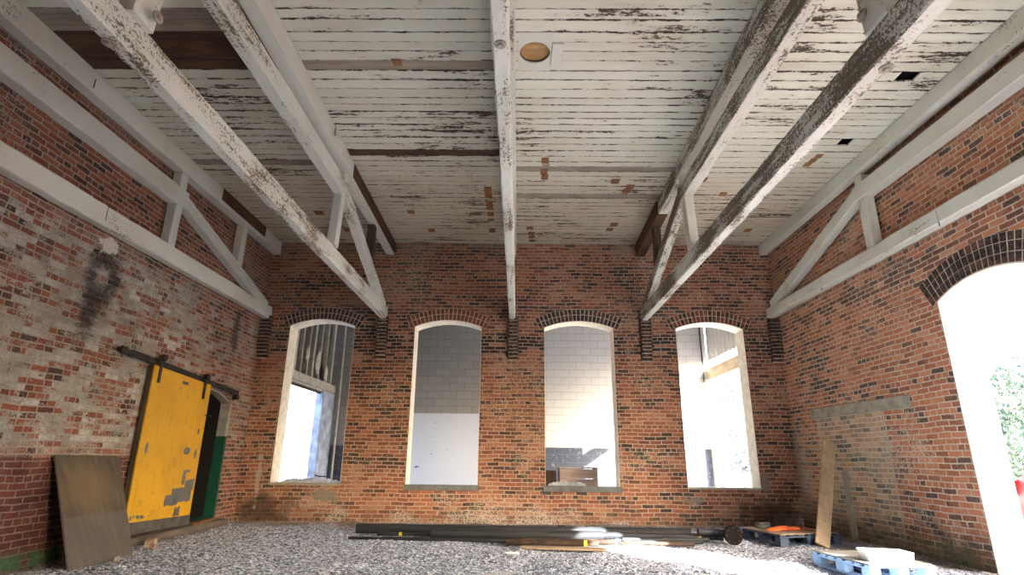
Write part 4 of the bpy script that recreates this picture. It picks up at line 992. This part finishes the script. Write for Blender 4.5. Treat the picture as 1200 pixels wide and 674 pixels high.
tree('bare_tree', (10.0, 24.0, -0.035), 6.0, 1.9, M['leaf2'], 1600, 'taller pale tree behind the thin one outside the rightmost window', 'tree', 4, 0.2, 0.10)
tree('bare_tree', (-9.6, 21.5, -0.035), 4.4, 1.6, M['leaf2'], 900, 'sparse pale tree outside the leftmost window', 'tree', 5, 0.2, 0.09)
tree('low_shrub', (7.6, 17.6, -0.035), 1.0, 0.8, M['leaf2'], 1500, 'low pale shrub at the foot of the rightmost window view', 'shrub', 6, 0.05, 0.08)

M['red'] = flat('red_car_paint', (0.40, 0.03, 0.045), 0.3, 0.6, 0, 0.05, 2)
M['tyre'] = flat('black_tyre', (0.02, 0.02, 0.02), 0.8, 0.2)
M['rim'] = flat('silver_rim', (0.5, 0.5, 0.5), 0.35, 0.5, 0.8, 0.1)
g = G('car_glass', 0.08, 0.6); M['glass'] = g.done((0.10, 0.16, 0.22)); M['lamp'] = flat('red_lamp_lens', (0.5, 0.02, 0.02), 0.3, 0.5)
car = thing('car', 'red car parked outside the right doorway', 'car', (8.2, 6.75, -0.035)); 
side_p = [(-2.0, 0.32), (-2.02, 0.62), (-1.9, 0.80), (-1.0, 0.92), (-0.45, 1.36), (0.2, 1.44), (1.2, 1.42), (1.75, 1.02), (1.98, 0.95), (2.02, 0.55), (1.98, 0.32)]
def wheel_cut(pts):
    out = [pts[0]]; return out+pts[1:]
bm = bmesh.new(); prof = list(side_p)
# lower edge with two wheel arches
def arc(cx): return [(cx+0.38*math.cos(a), 0.31+0.38*math.sin(a)) for a in [PI*k/10 for k in range(11)]]
prof = side_p + [p for p in arc(1.25)] + [p for p in arc(-1.25)]
def ring(xv, sx): return [bm.verts.new((xv*(1.0 if p[1] < 0.95 else 0.86), p[0], p[1])) for p in prof]
L_, R_ = ring(-0.88, 1), ring(0.88, 1)
bm.faces.new(L_); bm.faces.new(R_[::-1])
for i in range(len(prof)): bm.faces.new((L_[i], R_[i], R_[(i+1) % len(prof)], L_[(i+1) % len(prof)]))
obj('body', bm, M['red'], car)
for s in (-1, 1):
    bm = bmesh.new(); xg = s*0.775
    for q in ([(-0.80, 1.0), (-0.35, 1.32), (0.25, 1.38), (0.25, 1.0)], [(0.33, 1.0), (0.33, 1.38), (1.12, 1.36), (1.55, 1.02)]):
        A_ = [bm.verts.new((xg+s*0.0, *p)) for p in q]; B_ = [bm.verts.new((xg-s*0.03, *p)) for p in q]; bm.faces.new(A_); bm.faces.new(B_)
        for i in range(4): bm.faces.new((A_[i], A_[(i+1) % 4], B_[(i+1) % 4], B_[i]))
    obj('side_window', bm, M['glass'], car)
    for yv in (1.25, -1.25):
        bm = bmesh.new(); tube(bm, [(s*0.66, yv, 0.31), (s*0.68, yv, 0.31), (s*0.84, yv, 0.31), (s*0.87, yv, 0.31)], 0.3, 28, True, 0, [0.27, 0.31, 0.31, 0.27]); wh = obj('wheel', bm, M['tyre'], car)
        bm = bmesh.new(); disc(bm, (s*0.865, yv, 0.31), (1, 0, 0), 0.19, 0.03, 20); obj('rim', bm, M['rim'], wh)
for yv, z0_, z1_, zz in ((1.99, 0.72, 0.92, 'tail_lamp'),):
    for s in (-1, 1): bm = bmesh.new(); box(bm, (s*0.80-0.07, yv-0.02, z0_), (s*0.80+0.07, yv+0.04, z1_), 0, 0.01); obj(zz, bm, M['lamp'], car)
bm = bmesh.new(); box(bm, (-0.85, 1.96, 0.34), (0.85, 2.10, 0.55), 0, 0.03); obj('rear_bumper', bm, M['red'], car)
bm = bmesh.new(); q = [(-0.68, 1.26, 1.38), (0.68, 1.26, 1.38), (0.72, 1.70, 1.06), (-0.72, 1.70, 1.06)]
A_ = [bm.verts.new((a, b+0.012, c+0.012)) for a, b, c in q]; B_ = [bm.verts.new((a, b-0.02, c-0.02)) for a, b, c in q]; bm.faces.new(A_); bm.faces.new(B_)
for i in range(4): bm.faces.new((A_[i], A_[(i+1) % 4], B_[(i+1) % 4], B_[i]))
obj('rear_window', bm, M['glass'], car)
